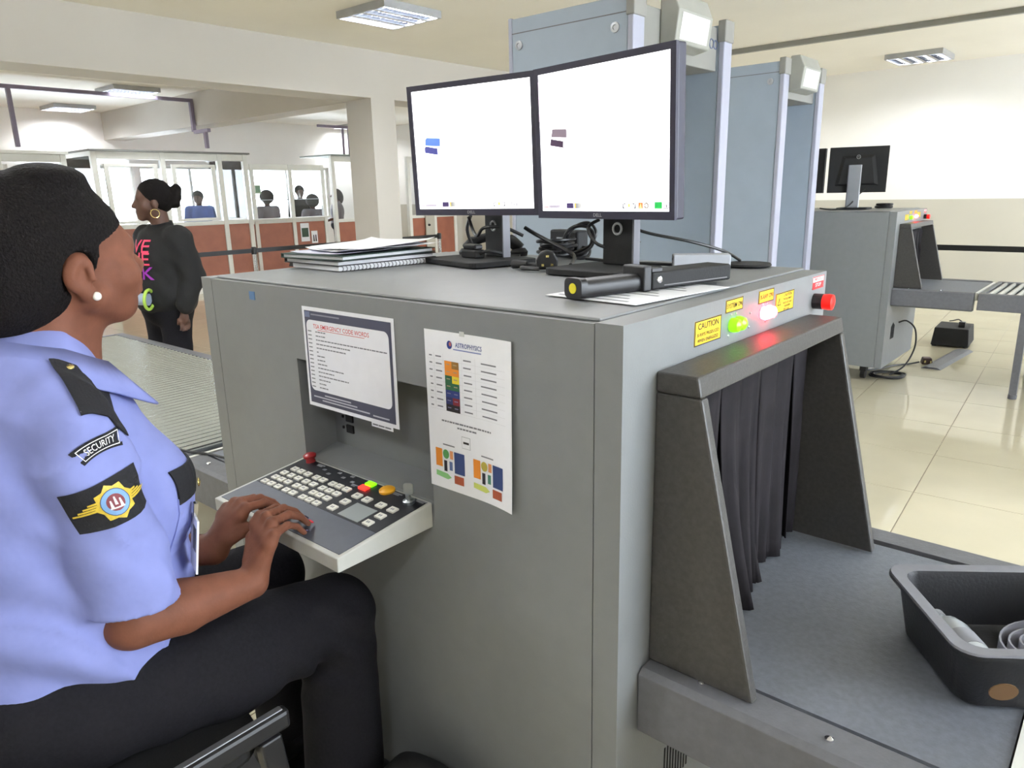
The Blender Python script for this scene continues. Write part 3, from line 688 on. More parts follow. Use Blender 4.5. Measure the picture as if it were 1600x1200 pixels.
MB().tube(spline([(.034, 0, .012), (.06, .01, .02), (.075, .04, .012)], 6), .0045, 7).build('lead', M_black, cb, local=True)
# three-pin mains plug
pl = thing('mains_plug', 'black three-pin mains plug lying between the monitor bases', 'plug', (-.530, .50, ZT), .7)
MB().prism([(-.024, .0), (.024, 0), (.026, .022), (.016, .04), (0, .046), (-.016, .04), (-.026, .022)], lambda x, z: (x, -.012, z+.002), lambda x, z: (x, .012, z+.002)).build('plug_body', M_black, pl, bevel=.004, local=True)
for x, z, a in ((-.011, .014, .003), (.011, .014, .003), (0, .034, .0035)): MB().box(x-a, -.032, z-.002, x+a, -.0115, z+.003).build('pin', M_brass, pl, local=True)
MB().tube(spline([(0, .012, .006), (-.02, .03, .008), (-.05, .03, .006), (-.06, .005, .006), (-.04, -.02, .006), (-.02, -.03, .006)], 6), .005, 7).build('lead', M_black, pl, local=True)
pc = thing('cable_connector', 'small black connector with trailing leads left of the mains plug', 'plug', (-.605, .49, ZT), .2)
MB().cyl((-.02, 0, .011), (.02, 0, .011), .011, .009, 12).build('connector', M_black, pc, smooth=True, local=True)
MB().tube(spline([(.02, 0, .011), (.04, .02, .008), (.03, .05, .006), (-.01, .06, .006), (-.04, .04, .006)], 6), .004, 7).build('lead', M_black, pc, local=True)
# grey metal box, round pad
bxw = thing('switch_box', 'small pale grey metal box behind the handheld detector', 'box', (-.222, .672, ZT), .55)
MB().box(-.062, -.026, 0, .062, .026, .036).build('cover', mat('box_pale_grey', (196, 200, 208), .4), bxw, bevel=.002, local=True)
MB().box(-.0635, -.024, .001, -.0621, .024, .034).build('end_plate', M_greyf, bxw, local=True)
for y, z in ((-.014, .026), (.012, .010)): MB().cyl((-.0655, y, z), (-.0634, y, z), .0028, n=8).build('screw', M_black, bxw, local=True)
rp = thing('round_pad', 'flat black oval pad lying behind the pale grey box', 'pad', (-.17, .805, ZT))
MB().lathe([(0, 0), (.052, 0), (.055, .003), (.052, .007), (0, .0075)], (0, 0, 0), 24).build('pad', M_blackm, rp, smooth=True, local=True)
rg = thing('cable_ring', 'black cable ring lying on the far scanner beside the pale stand', 'cable', (-1.07, 5.36, ZT))
MB().torus((0, 0, .012), .055, .010, n=24).build('ring', M_black, rg, smooth=True, local=True)
MB().torus((.004, .003, .030), .052, .009, n=24).build('ring', M_black, rg, smooth=True, local=True)
cable('thin black cable lying on the far scanner in front of the dark monitors', [(-1.42, 4.98, 1.235), (-1.36, 4.97, 1.227), (-1.30, 5.0, 1.227), (-1.24, 5.06, 1.25), (-1.19, 5.12, 1.33), (-1.15, 5.14, 1.37)], .005)

# ------------------------------------------------------------------ handheld metal detector on a sheet of paper
def sheet(name, label, cat, c, rz, w, l, m, z=.0, curl=0, th=.0006, group=None, n=8):
    o = MB(); V = []
    for s in (0, th):
        for j in range(n+1):
            for i in range(n+1):
                u, v = i/n-.5, j/n-.5; V.append((u*w, v*l, s+curl*(max(0, abs(u*2)-.45)**2+max(0, (v*2)-.5)**2*1.2)))
    N = n+1; K = N*N; F = []
    for j in range(n):
        for i in range(n):
            a = j*N+i; F += [(a+K, a+1+K, a+1+N+K, a+N+K), (a+N, a+1+N, a+1, a)]
    for i in range(n): F += [(i, i+1, i+1+K, i+K), (n*N+i+1, n*N+i, n*N+i+K, n*N+i+1+K), (i*N+N, i*N, i*N+K, i*N+N+K), (i*N+n, i*N+n+N, i*N+n+N+K, i*N+n+K)]
    b = o.add(V, F).build(name, m, smooth=True); b.location = (c[0], c[1], c[2]+z); b.rotation_euler = (0, 0, rz); ORG[b.name] = Vector(b.location)
    return tag(b, label, cat, group)
sh = sheet('paper_sheet', 'white printed sheet lying under the handheld metal detector', 'paper', (-.150, .288, ZT+.0004), -.10, .20, .285, M_white, th=.0008)
q = MB()
for k in range(9): q.box(-.085, -.125+.028*k, .0009, .07-.02*(k % 3), -.119+.028*k, .0011)
q.build('print', M_textg, sh, local=True)
wd = thing('metal_detector_wand', 'black handheld metal detector lying near the front edge of the scanner', 'metal detector', (-.145, .32, ZT+.0016), -.235)
def P8(w, h, r): return rrect(-w/2, .0, w/2, h, r, 4)
MB().prism(P8(.042, .032, .012), lambda x, z: (x, -.175, z), lambda x, z: (x, -.045, z)).build('handle', M_black, wd, smooth=True, local=True)
ec = MB().prism(P8(.045, .035, .010), lambda x, z: (x, -.188, z), lambda x, z: (x, -.174, z)).build('end_cap', M_black, wd, smooth=True, local=True)
MB().lathe([(0, 0), (.009, 0), (.009, .0012), (0, .0012)], (0, -.188, .0175), 16, ax=(0, -1, 0)).build('yellow_sticker', mat('sticker_yellow', (226, 212, 40), .5), ec, local=True)
MB().box(-.028, -.046, 0, .028, -.026, .046).build('collar', M_black, wd, bevel=.003, local=True)
MB().box(-.030, -.026, .003, .030, .192, .034).build('search_head', M_blackm, wd, bevel=.004, local=True)
MB().prism([(-.0, -.026), (.028, -.026), (.028, .0), (0, .0)], lambda x, y: (x, y, .0345), lambda x, y: (x, y, .040)).build('switch_housing', M_black, wd, local=True)
MB().lathe([(0, 0), (.007, 0), (.006, .003), (0, .0035)], (.0302, -.010, .020), 12, ax=(1, 0, 0)).build('switch', M_chrome, wd, local=True, smooth=True)
MB().box(.0301, .004, .008, .0306, .18, .010).build('seam', M_greyf, wd, local=True)

# ------------------------------------------------------------------ stack of folders and papers
SX, SY = -1.062, .382
sb = thing('spiral_bound_book', 'white spiral bound booklet at the bottom of the paper stack', 'booklet', (SX, SY, ZT), -.07)
MB().box(-.112, -.155, 0, .112, .155, .012).build('pages', M_white, sb, local=True, bevel=.001)
for k in range(26): MB().torus((.112, -.145+.0115*k, .006), .0055, .0011, ax=(0, 1, 0), n=8, k=4).build('spiral_ring', M_textg, sb, local=True)
def folder(label, x, y, z, rz, w, l, h, m, name='folder', pages=True):
    t = thing(name, label, 'folder', (x, y, z), rz, 'folders in the paper stack')
    MB().box(-w/2, -l/2, 0, w/2, l/2, .0022).build('cover', m, t, local=True)
    MB().box(-w/2, -l/2, h-.0022, w/2, l/2, h).build('cover', m, t, local=True)
    MB().box(-w/2, -l/2, .0022, -w/2+.002, l/2, h-.0022).build('spine', m, t, local=True)
    if pages: MB().box(-w/2+.004, -l/2+.006, .0023, w/2-.006, l/2-.006, h-.0023).build('pages', M_white, t, local=True)
    return t
folder('dark grey folder in the middle of the paper stack', SX-.012, SY-.004, ZT+.0125, -.03, .245, .32, .013, M_darkf)
folder('green-black folder on top of the other folders in the stack', SX-.014, SY-.006, ZT+.026, .05, .25, .325, .012, M_green)
sheet('paper_sheet', 'lilac shaded sheet sticking out from under the top white papers', 'paper', (SX-.008, SY-.01, ZT+.0395), .10, .21, .297, mat('paper_shaded', (206, 206, 222), .7), curl=.012, group='loose papers on the stack')  # white paper with its lilac shade put into the colour
sheet('paper_sheet', 'white sheet with curled edges below the topmost sheet of the stack', 'paper', (SX+.01, SY+.022, ZT+.0445), -.16, .21, .297, M_white, curl=.016, group='loose papers on the stack')
sheet('paper_sheet', 'topmost white sheet of the paper stack, lying askew', 'paper', (SX+.004, SY+.035, ZT+.0495), .34, .21, .297, M_white, curl=.020, group='loose papers on the stack')
bc = thing('binder_clip', 'small black binder clip at the left corner of the paper stack', 'clip', (SX-.137, SY-.13, ZT))
MB().prism([(-.012, 0), (.012, 0), (.003, .018), (-.003, .018)], lambda x, z: (x, -.012, z), lambda x, z: (x, .012, z)).build('clip_body', M_black, bc, local=True)
MB().torus((0, 0, .024), .007, .0012, ax=(1, 0, 0), n=14, k=5).build('clip_loop', M_steel, bc, local=True)

# ------------------------------------------------------------------ printed notices on the front face
def notice(name, label, x0, z0, w, h, m, curl):
    """sheet on the plane y=0: u right from x0, v down from z0"""
    d = lambda u, v: -.0012-curl(u/w, v/h)
    t = MB(); n = 10; V = []
    for s in (0, .0007):
        for j in range(n+1):
            for i in range(n+1): u, v = w*i/n, h*j/n; V.append((x0+u, d(u, v)+s, z0-v))
    N = n+1; K = N*N; F = []
    for j in range(n):
        for i in range(n): a = j*N+i; F += [(a+N, a+N+1, a+1, a), (a+K, a+1+K, a+N+1+K, a+N+K)]
    for i in range(n): F += [(i, i+1, i+1+K, i+K), (n*N+i+1, n*N+i, n*N+i+K, n*N+i+1+K), (i*N+N, i*N, i*N+K, i*N+N+K), (i*N+n, i*N+n+N, i*N+n+N+K, i*N+n+K)]
    o = t.add(V, F).build(name, m, smooth=True); tag(o, label, 'notice', 'notices on the scanner front')
    def fr(e=.0004): return lambda u, v: (x0+u, d(u, v)-e, z0-v)
    def rect(q, u0, v0, u1, v1, mm, e=.0004, k=4):
        f = fr(e); vs = []; fs = []
        for i in range(k+1):
            for j in range(k+1): vs.append(f(u0+(u1-u0)*i/k, v0+(v1-v0)*j/k))
        for i in range(k):
            for j in range(k): a = i*(k+1)+j; fs.append((a, a+1, a+k+2, a+k+1))
        q.add(vs, fs, mm)
    def txt(q, s, size, u, v, mm, e=.0007, align='CENTER', sx=1.0): f = fr(e); q.text(s, size, lambda a, b: f(u+a, v-b), mm, align, sx)
    def poly(q, pts, mm, e=.0008): f = fr(e); q.ngon([f(u, v) for u, v in pts][::-1], mm)
    return o, rect, txt, poly
n1, rect, txt, poly = notice('notice_sheet', 'framed emergency code words notice above the keypad shelf', -.7965, 1.1795, .297, .216, M_white, lambda u, v: .002*v)
q = MB(); rect(q, .008, .008, .289, .208, M_navy)
f_in = MB(); pts = rrect(.013, .027, .281, .180, .014, 5); poly(q, pts, M_white, .0006)
txt(q, 'TSA EMERGENCY CODE WORDS', .0128, .130, .040, M_red, sx=.98)
rect(q, .052, .0465, .208, .0475, M_red, .0008, 1)
rect(q, .010, .010, .028, .022, flat((120, 130, 160)), .0008, 1); rect(q, .032, .0135, .13, .0165, flat((150, 150, 164)), .0008, 1)
rr = random.Random(3); wd_ = [.035, .033, .23, .115, .10, .006, .028, .027, .033, .088, .055, .105, .04, .024, .03]
for k in range(15):
    v = .0465+.0088*k; v = .050+.0086*k
    rect(q, .017, v, .030, v+.0022, M_textg, .0008, 1); x = .044
    while x < .044+wd_[k]: l = .004+.009*rr.random(); rect(q, x, v, min(x+l, .044+wd_[k]), v+.0024, M_textg, .0008, 1); x += l+.0016
for v, a, b in ((.186, .06, .15), (.192, .02, .17), (.198, .05, .21), (.2, .22, .27)): rect(q, a, v, b, v+.003, flat((190, 190, 200)), .0008, 1)
q.build('print', None, n1)
n2, rect, txt, poly = notice('notice_sheet', 'curled white colour chart sheet right of the keypad shelf', -.4165, 1.170, .210, .297, M_white, lambda u, v: .014*max(0, u-.55)**2*4*(.4+v*.6)+.004*max(0, v-.8))
q = MB(); blue = flat((46, 66, 140))
poly(q, [(.064+.0065*math.cos(a), .0225+.0075*math.sin(a)) for a in [k*PI/8 for k in range(16)]], blue); poly(q, [(.066+.003*math.cos(a), .021+.004*math.sin(a)) for a in [k*PI/5 for k in range(10)]], flat((190, 110, 100)), .001)
txt(q, 'ASTROPHYSICS', .0115, .110, .0215, blue, sx=.80); rect(q, .073, .0285, .140, .0305, flat((130, 140, 190)), .0008, 1)
org, yel, grn, blu, dbl, drd, blk, brn = map(flat, ((226, 138, 40), (226, 206, 52), (44, 100, 66), (44, 60, 122), (38, 46, 96), (120, 32, 42), (30, 26, 30), (150, 110, 50)))
cu, cv, cw, rh = .0495, .052, .0175, .0132
for c, col in enumerate(((org, org, grn, grn, blu, dbl, blk), (brn, org, yel, grn, blu, drd, blk))):
    for k, m_ in enumerate(col): rect(q, cu+cw*c, cv+rh*k, cu+cw*(c+1), cv+rh*(k+1), m_, .0006, 1); rect(q, cu+cw*c+.004, cv+rh*k+.005, cu+cw*c+.013, cv+rh*k+.0068, flat((170, 150, 120)) if k < 4 else flat((120, 120, 150)), .0009, 1)
for k in range(8):
    v = cv-.007+rh*k
    for a, b in ((.010, .019), (.026, .043), (.095, .116), (.137, .176)): rect(q, a+.002*rr.random(), v, b-.002*rr.random(), v+.0024, M_textg, .0006, 2)
    rect(q, .008, v+.007, .195, v+.0073, flat((205, 205, 208)), .0005, 4)
for u in (.023, .046, .092, .124): rect(q, u, .040, u+.0004, .142, flat((205, 205, 208)), .0005, 4)
for v, a, b in ((.163, .036, .158), (.171, .075, .122)): 
    x = a
    while x < b: l = .003+.008*rr.random(); rect(q, x, v, min(x+l, b), v+.003, M_textg, .0006, 1); x += l+.0014
rect(q, .085, .186, .106, .208, M_textg, .0005, 1); rect(q, .0856, .1866, .1054, .2074, M_white, .0007, 1); rect(q, .089, .195, .103, .199, M_ink, .0009, 1)
def group(u0, v0, a, b, c):
    rect(q, u0, v0, u0+.017, v0+.035, org, .0006, 2); poly(q, [(u0+.027+.008*math.cos(t), v0+.0085+.009*math.sin(t)) for t in [k*PI/8 for k in range(16)]], a)
    rect(q, u0+.037, v0, u0+.045, v0+.016, flat((222, 150, 96)), .0006, 2); rect(q, u0+.048, v0, u0+.074, v0+.041, flat((52, 70, 120)), .0006, 3)
    rect(q, u0+.021, v0+.021, u0+.029, v0+.042, flat((40, 34, 46)), .0006, 2); rect(q, u0+.035, v0+.021, u0+.043, v0+.038, b, .0006, 2)
    poly(q, [(u0, v0+.044), (u0+.030, v0+.046), (u0+.040, v0+.052), (u0+.030, v0+.057), (u0, v0+.054)], c); rect(q, u0+.047, v0+.045, u0+.071, v0+.061, flat((166, 82, 52)), .0006, 2)
    rect(q, u0+.02, v0-.011, u0+.05, v0-.0085, M_textg, .0006, 2)
group(.016, .220, flat((84, 150, 84)), flat((90, 110, 160)), flat((140, 200, 130)))
group(.112, .222, flat((186, 170, 70)), flat((70, 130, 110)), flat((206, 214, 110)))
q.build('print', None, n2)
for u in (.095,):
    tp = MB(); tp.box(-.4165+u-.005, -.0026-(.008 if u > .18 else 0), 1.1655, -.4165+u+.006, -.0016-(.008 if u > .18 else 0), 1.174)
    tp.build('tape', mat('clear_tape', (214, 216, 214), .25), n2)
nl = MB().box(-.585, -.0024, .9545, -.520, -.0012, .9645).build('paper_strip', M_white); tag(nl, 'narrow white paper strip just below the emergency code notice', 'label')
q = MB()
for a, b in ((.004, .02), (.022, .04), (.042, .06)): q.box(-.585+a, -.0028, .958, -.585+b, -.0025, .961)
q.build('print', M_textg, nl)

# ------------------------------------------------------------------ plastic tray on the belt
def bin_tray(label, c, rz, w, l, h):
    t = thing('plastic_tray', label, 'tray', c, rz)
    def ring(W_, L_, r, z): return [(x, y, z) for x, y in rrect(-W_/2, -L_/2, W_/2, L_/2, r, 5)]
    o = MB(); rings = [ring(w-.06, l-.06, .03, 0), ring(w-.05, l-.05, .035, .004), ring(w-.022, l-.022, .035, h-.012), ring(w+.004, l+.004, .035, h-.006), ring(w+.006, l+.006, .036, h), ring(w-.036, l-.036, .032, h+.001), ring(w-.042, l-.042, .031, h-.010), ring(w-.058, l-.058, .032, .008), ring(w-.066, l-.066, .03, .0055)]
    n = len(rings[0]); V = sum(rings, []); F = [tuple(range(n))[::-1], tuple(range((len(rings)-1)*n, len(rings)*n))]
    for k in range(len(rings)-1): F += [(k*n+i, k*n+(i+1) % n, (k+1)*n+(i+1) % n, (k+1)*n+i) for i in range(n)]
    o.add(V, F).build('shell', mat('tray_dark_grey', (36, 36, 39), .42, noise=(50, .1), bump=(200, .08)), t, smooth=True, local=True)
    rm = MB(); a, b, c_ = ring(w+.004, l+.004, .036, h+.0005), ring(w+.002, l+.002, .036, h+.004), ring(w-.040, l-.040, .030, h+.002)
    rm.add(a+b+c_, [(i, (i+1) % n, n+(i+1) % n, n+i) for i in range(n)]+[(n+i, n+(i+1) % n, 2*n+(i+1) % n, 2*n+i) for i in range(n)]).build('rim', mat('tray_rim_grey', (122, 123, 132), .4, noise=(50, .06)), t, smooth=True, local=True)
    return t
TA = .64
tray = bin_tray('dark grey plastic tray with a bottle and belt in it, on the outlet belt', (.490, .474, .6232), TA, .36, .27, .106)
MB().prism([(.021*math.cos(a), .015*math.sin(a)) for a in [k*PI/8 for k in range(16)]], lambda u, v: (-.115+u, -.1305-(v+.05)*.11, .05+v), lambda u, v: (-.115+u, -.1325-(v+.05)*.11, .05+v)).build('sticker', mat('sticker_tan', (104, 76, 46), .6), tray, local=True)
def tl(x, y, z): ca_, sa_ = math.cos(TA), math.sin(TA); return (.492+x*ca_-y*sa_, .470+x*sa_+y*ca_, .6232+z)
bo = thing('plastic_bottle', 'clear glossy plastic bottle lying inside the grey tray', 'bottle', tl(-.105, .0, .008), TA+PI/2)
mb_pl = mat('bottle_clear_plastic', (214, 220, 226), .16, trans=.2, spec=.7)
MB().lathe([(0, -.085), (.024, -.085), (.029, -.078), (.029, .03), (.024, .052), (.012, .066), (.011, .075), (0, .075)], (0, 0, .029), 20, ax=(1, 0, 0)).build('bottle_body', mb_pl, bo, smooth=True, local=True)
MB().lathe([(0, .0755), (.0135, .0755), (.0135, .09), (0, .09)], (0, 0, .029), 16, ax=(1, 0, 0)).build('cap', M_silver, bo, smooth=True, local=True)
MB().lathe([(.0293, -.03), (.0296, -.03), (.0296, .01), (.0293, .01)], (0, 0, .029), 20, ax=(1, 0, 0)).build('wrap_label', mat('bottle_label', (150, 152, 160), .5), bo, smooth=True, local=True)
bl = MB(); g = lambda a, r: tl(.045+r*math.cos(a), r*.85*math.sin(a), 0)
for k, r0 in enumerate((.085, .066, .046)):
    V = []; F = []; N = 28
    for i in range(N+1):
        a = 2*PI*i/N*.96+.3*k; r = r0+.006*math.sin(a*2+k)
        x0, y0, _ = g(a, r); x1, y1, _ = g(a, r+.003); z = .6232+.008
        V += [(x0, y0, z), (x1, y1, z), (x1, y1, z+.034), (x0, y0, z+.034)]
    for i in range(N): F += [(4*i+j, 4*i+4+j, 4*i+4+(j+1) % 4, 4*i+(j+1) % 4) for j in range(4)]
    F += [(0, 1, 2, 3), (4*N+3, 4*N+2, 4*N+1, 4*N)]; bl.add(V, F)
tag(bl.build('coiled_belt', mat('belt_pale_grey', (150, 150, 160), .6), smooth=True), 'pale grey belt coiled up inside the plastic tray', 'belt')

# ------------------------------------------------------------------ walk-through gates
def gate(label, x1, y0, y1, depth):
    t = thing('walk_through_gate', label, 'metal detector', (x1-depth/2, (y0+y1)/2, 0), 0, 'walk-through gates'); th = .075; x0 = x1-depth; top = 2.13
    for s, ya, yb in ((0, y0, y0+th), (1, y1-th, y1)):
        p = MB().box(x0, ya, .02, x1-.028, yb, top).build('side_panel', M_gate, t, bevel=.004)
        MB().box(x1-.0275, ya-.004, .0, x1, yb+.004, top+.005).build('edge_trim', M_gatet, p, bevel=.005)
        MB().box(x0-.02, ya-.004, .0, x0-.0005, yb+.004, top+.005).build('edge_trim', M_gatet, p, bevel=.005)
        MB().box(x1-.034, ya-.008, top-.075, x1+.006, yb+.008, top+.02).build('corner_cap', M_gatec, p, bevel=.005)
        for bx in (x1-.085, x0+.04):
            yy = ya-.0005 if s == 0 else yb+.0005; sg = -1 if s == 0 else 1
            MB().lathe([(0, 0), (.020, 0), (.019, .005), (.010, .0055), (.009, .002), (0, .002)], (bx, yy, top-.11), 18, ax=(0, sg, 0)).build('bolt', M_silver, p, smooth=True)
        if s == 0: MB().box(x0, ya-.0012, top-.062, x1-.03, ya-.0002, top-.058).build('seam', M_greyf, p)
    c = MB().box(x0+.05, y0+th+.0005, top-.20, x1-.04, y1-th-.0005, top-.01).build('cross_piece', M_gatec, t, bevel=.004)
    yc = (y0+y1)/2; u = MB()
    u.prism([(x1-.039, top-.16), (x1+.035, top-.145), (x1+.05, top-.02), (x1+.02, top+.05), (x1-.039, top+.05)], lambda x, z: (x, yc-.17, z), lambda x, z: (x, yc+.13, z))
    un = u.build('control_unit', mat('gate_unit', (160, 160, 152), .45), c, bevel=.006)
    MB().hexa([(x1+.036, yc-.14, top-.13), (x1+.037, yc-.14, top-.13), (x1+.037, yc+.10, top-.13), (x1+.036, yc+.10, top-.13)], [(x1+.0505, yc-.14, top-.03), (x1+.0515, yc-.14, top-.03), (x1+.0515, yc+.10, top-.03), (x1+.0505, yc+.10, top-.03)]).build('display', M_wht, c)
    lg = MB(); lg.torus((x1-.0385, yc+.30, top-.085), .020, .003, ax=(1, 0, 0), n=16, k=5); lg.torus((x1-.0385, yc+.34, top-.085), .018, .003, ax=(1, 0, 0), n=16, k=5)
    lg.tube([(x1-.0385, yc+.20, top-.12), (x1-.0385, yc+.225, top-.05), (x1-.0385, yc+.215, top-.09), (x1-.0385, yc+.25, top-.06)], .0035, 5)
    lg.build('logo', flat((104, 112, 140)), c)
    return t
gate('nearer pale blue walk-through metal detector gate behind the two lit monitors', -1.097, 1.775, 2.64, .62)
gate('farther grey walk-through metal detector gate left of the second scanner', -1.284, 3.775, 4.47, .60)

# ------------------------------------------------------------------ retractable belt barriers
def barrier_post(x, y, label):
    t = thing('barrier_post', label, 'barrier post', (x, y, 0), 0, 'belt barrier posts')
    MB().lathe([(0, 0), (.16, 0), (.16, .012), (.05, .03), (.03, .032), (0, .032)], (0, 0, 0), 24).build('base', M_steel, t, smooth=True, local=True)
    MB().cyl((0, 0, .03), (0, 0, .82), .025, n=16).build('pole', M_chrome, t, smooth=True, local=True)
    MB().lathe([(0, .80), (.03, .80), (.03, .87), (.022, .88), (0, .88)], (0, 0, 0), 16).build('belt_head', M_black, t, smooth=True, local=True)
def belt(label, a, b, z):
    a, b = Vector((*a, 0)), Vector((*b, 0)); d = (b-a).normalized(); nrm = Vector((d.y, -d.x, 0))*.0015; o = MB()
    P = [a-nrm, b-nrm, b+nrm, a+nrm]
    o.hexa([(p.x, p.y, z-.024) for p in P], [(p.x, p.y, z+.024) for p in P]); return tag(o.build('barrier_belt', M_black), label, 'barrier', 'barrier belts')
barrier_post(-7.0, 3.47, 'steel barrier post in front of the far booths')
barrier_post(-7.0, .9, 'steel barrier post hidden behind the standing woman')
barrier_post(-7.0, 6.3, 'steel barrier post hidden behind the paper stack')
belt('black barrier belt left of the steel post, toward the standing woman', (-7, .932), (-7, 3.438), .84)
belt('black barrier belt between the steel post and the paper stack', (-7, 3.502), (-7, 6.268), .84)
barrier_post(-1.35, 6.5, 'steel barrier post hidden behind the far scanner')
barrier_post(1.3, 6.5, 'steel barrier post out of frame at right')
belt('black barrier belt along the back wall beyond the second scanner', (-1.318, 6.5), (1.268, 6.5), .855)

# ------------------------------------------------------------------ glazed booths with brown panels
def booth_wall(t, x, y0, y1, zs, zt, mull, t0=.035, panel=True):
    """front parallel to y at x: posts at mull, sill rail zs, head zt"""
    dep = .07
    for m in mull: MB().box(x-dep/2, m-t0, 0, x+dep/2, m+t0, zt).build('post', M_whitep, t, bevel=.003)
    for a, b in zip(mull[:-1], mull[1:]):
        a2, b2 = a+t0+.001, b-t0-.001
        for nm, za, zb_ in (('head_rail', zt-.10, zt-.001), ('sill_rail', zs-.06, zs), ('kick_rail', 0, .10)): MB().box(x-dep*.45, a2, za, x+dep*.45, b2, zb_).build(nm, M_whitep, t, bevel=.003)
        g = MB().box(x-.004, a2, zs+.001, x+.004, b2, zt-.101).build('pane', M_glass, t)
        if panel: MB().box(x-.012, a2, .101, x+.012, b2, zs-.061).build('panel', M_wood, t)
bt = thing('glazed_booth', 'white framed glass booth with brown lower panels behind the standing woman', 'booth', (-10.9, 4.1, 0))
booth_wall(bt, -10.4, 3.2, 5.45, 1.08, 2.06, (3.22, 4.14, 5.0, 5.42))
for ya, yb in ((3.26, 4.10), (4.18, 4.96)):
    f = MB(); x = -10.36
    f.box(x, ya+.06, 1.09, x+.03, yb-.06, 1.13).box(x, ya+.06, 1.86, x+.03, yb-.06, 1.90).box(x, ya+.06, 1.13, x+.03, ya+.12, 1.86).box(x, yb-.12, 1.13, x+.03, yb-.06, 1.86)
    f.build('sash', M_whitep, bt, bevel=.003)
MB().box(-11.6, 3.16, 2.061, -10.33, 5.49, 2.085).build('roof_slab', flat((120, 120, 116)), bt)
for yy in (3.22, 5.42):
    MB().box(-11.55, yy-.03, 0, -10.44, yy+.03, 1.04).build('side_panel', M_wood, bt); MB().box(-11.55, yy-.004, 1.10, -10.44, yy+.004, 2.0).build('side_pane', M_glass, bt)
    MB().box(-11.55, yy-.035, 1.0405, -10.44, yy+.035, 1.0995).build('rail', M_whitep, bt); MB().box(-11.55, yy-.035, 2.0005, -10.44, yy+.035, 2.0605).build('rail', M_whitep, bt)
bt = thing('glazed_booth', 'white framed glass booth at far left beyond the guard', 'booth', (-11.2, 1.9, 0))
booth_wall(bt, -10.7, .6, 3.0, 1.05, 2.02, (.6, 1.5, 2.2, 2.95))
MB().box(-11.8, .55, 2.021, -10.6, 3.0, 2.06).build('roof_slab', M_whitep, bt)
bt = thing('counter_screen', 'white framed glass counter screen with brown panels between the two booths', 'counter', (-11.2, 6.5, 0))
booth_wall(bt, -11.2, 5.6, 7.45, 1.03, 1.96, (5.62, 5.98, 6.72, 7.40))
MB().box(-11.35, 5.58, 1.031, -11.05, 7.44, 1.055).build('counter_top', M_whitep, bt, bevel=.004)
MB().box(-11.27, 5.66, 1.36, -11.25, 7.36, 1.375).build('glass_rail', M_silver, bt)
bt = thing('glazed_booth', 'grey-white glazed booth with a door beside the white column', 'booth', (-11.5, 8.0, 0))
booth_wall(bt, -11.1, 7.55, 8.5, .99, 2.12, (7.57, 8.12, 8.46))
MB().box(-12.0, 7.5, 2.121, -11.0, 8.55, 2.15).build('roof_slab', flat((150, 158, 152)), bt)
bt = thing('counter_screen', 'brown panelled counter right of the white column, below the left monitor', 'counter', (-10.4, 9.3, 0))
booth_wall(bt, -10.4, 8.75, 10.0, 1.02, 2.1, (8.78, 9.42, 9.98))
MB().box(-10.36, 9.13, .38, -10.33, 9.36, 1.0).build('door', M_cream, bt, bevel=.003)
MB().lathe([(0, 0), (.025, 0), (.02, .03), (0, .035)], (-10.329, 9.2, .82), 12, ax=(1, 0, 0)).build('lock', M_black, bt)
# notices stuck on the counter panels
po = tag(MB().box(-11.183, 6.84, .62, -11.179, 7.02, .945).build('poster', M_white), 'white poster with a green picture on the brown counter panel', 'poster')
MB().box(-11.1789, 6.86, .70, -11.1775, 7.0, .86).build('picture', flat((52, 74, 58)), po)
po = tag(MB().box(-11.183, 7.06, .58, -11.179, 7.19, .80).build('poster', M_white), 'small white poster with two black shapes beside the green poster', 'poster')
q = MB()
for y in (7.09, 7.135): q.prism([(0, 0), (.03, 0), (.024, .12), (.006, .12)], lambda u, v: (-11.1789, y+u, .61+v), lambda u, v: (-11.1777, y+u, .61+v))
q.build('picture', M_ink, po)
po = tag(MB().box(-11.19, 6.02, 1.47, -11.186, 6.13, 1.62).build('poster', flat((170, 190, 170))), 'pale green notice behind the counter glass', 'poster')
MB().box(-11.1859, 6.035, 1.50, -11.1845, 6.115, 1.60).build('picture', flat((120, 150, 128)), po)
# items standing on the counter
for i, (y, s) in enumerate(((6.80, .8), (6.93, 1.0))):
    it = thing('table_sign', ('small dark folded sign at the left on the glass rail', 'taller dark folded sign at the right on the glass rail')[i], 'sign', (-11.26, y, 1.3755))
    MB().prism([(-.035*s, 0), (.035*s, 0), (0, .15*s)], lambda u, v: (-.014, u, v), lambda u, v: (.014, u, v)).build('board', flat((110, 96, 92)), it, local=True)
    MB().prism([(-.02*s, .02*s), (.02*s, .02*s), (0, .10*s)], lambda u, v: (.0141, u, v), lambda u, v: (.0155, u, v)).build('face', M_wht, it, local=True)

# ------------------------------------------------------------------ floor power unit, cable cover and leads by the far scanner
up_ = thing('power_supply_unit', 'black box-shaped power unit with a plug on top, on the floor by the far scanner', 'power supply', (-.70, 6.55, 0), .06)
MB().hexa([(-.145, -.15, .012), (.145, -.15, .012), (.145, .25, .012), (-.145, .25, .012)], [(-.13, -.13, .165), (.13, -.13, .165), (.13, .23, .165), (-.13, .23, .165)]).build('housing', M_blackm, up_, bevel=.006, local=True)
for x in (-.12, .12):
    for y in (-.12, .2): MB().cyl((x, y, 0), (x, y, .013), .02, n=10).build('foot', M_black, up_, local=True)
MB().box(.04, -.05, .1655, .09, .0, .215).build('plug', M_black, up_, bevel=.005, local=True)
MB().tube(spline([(.065, -.02, .21), (.03, .02, .225), (-.02, .10, .2), (-.06, .22, .175)], 6), .005, 6).build('lead', M_black, up_, local=True)
cc = thing('cable_cover', 'flat dark floor cable cover running from the power unit', 'cable cover', (-.59, 5.8, 0))
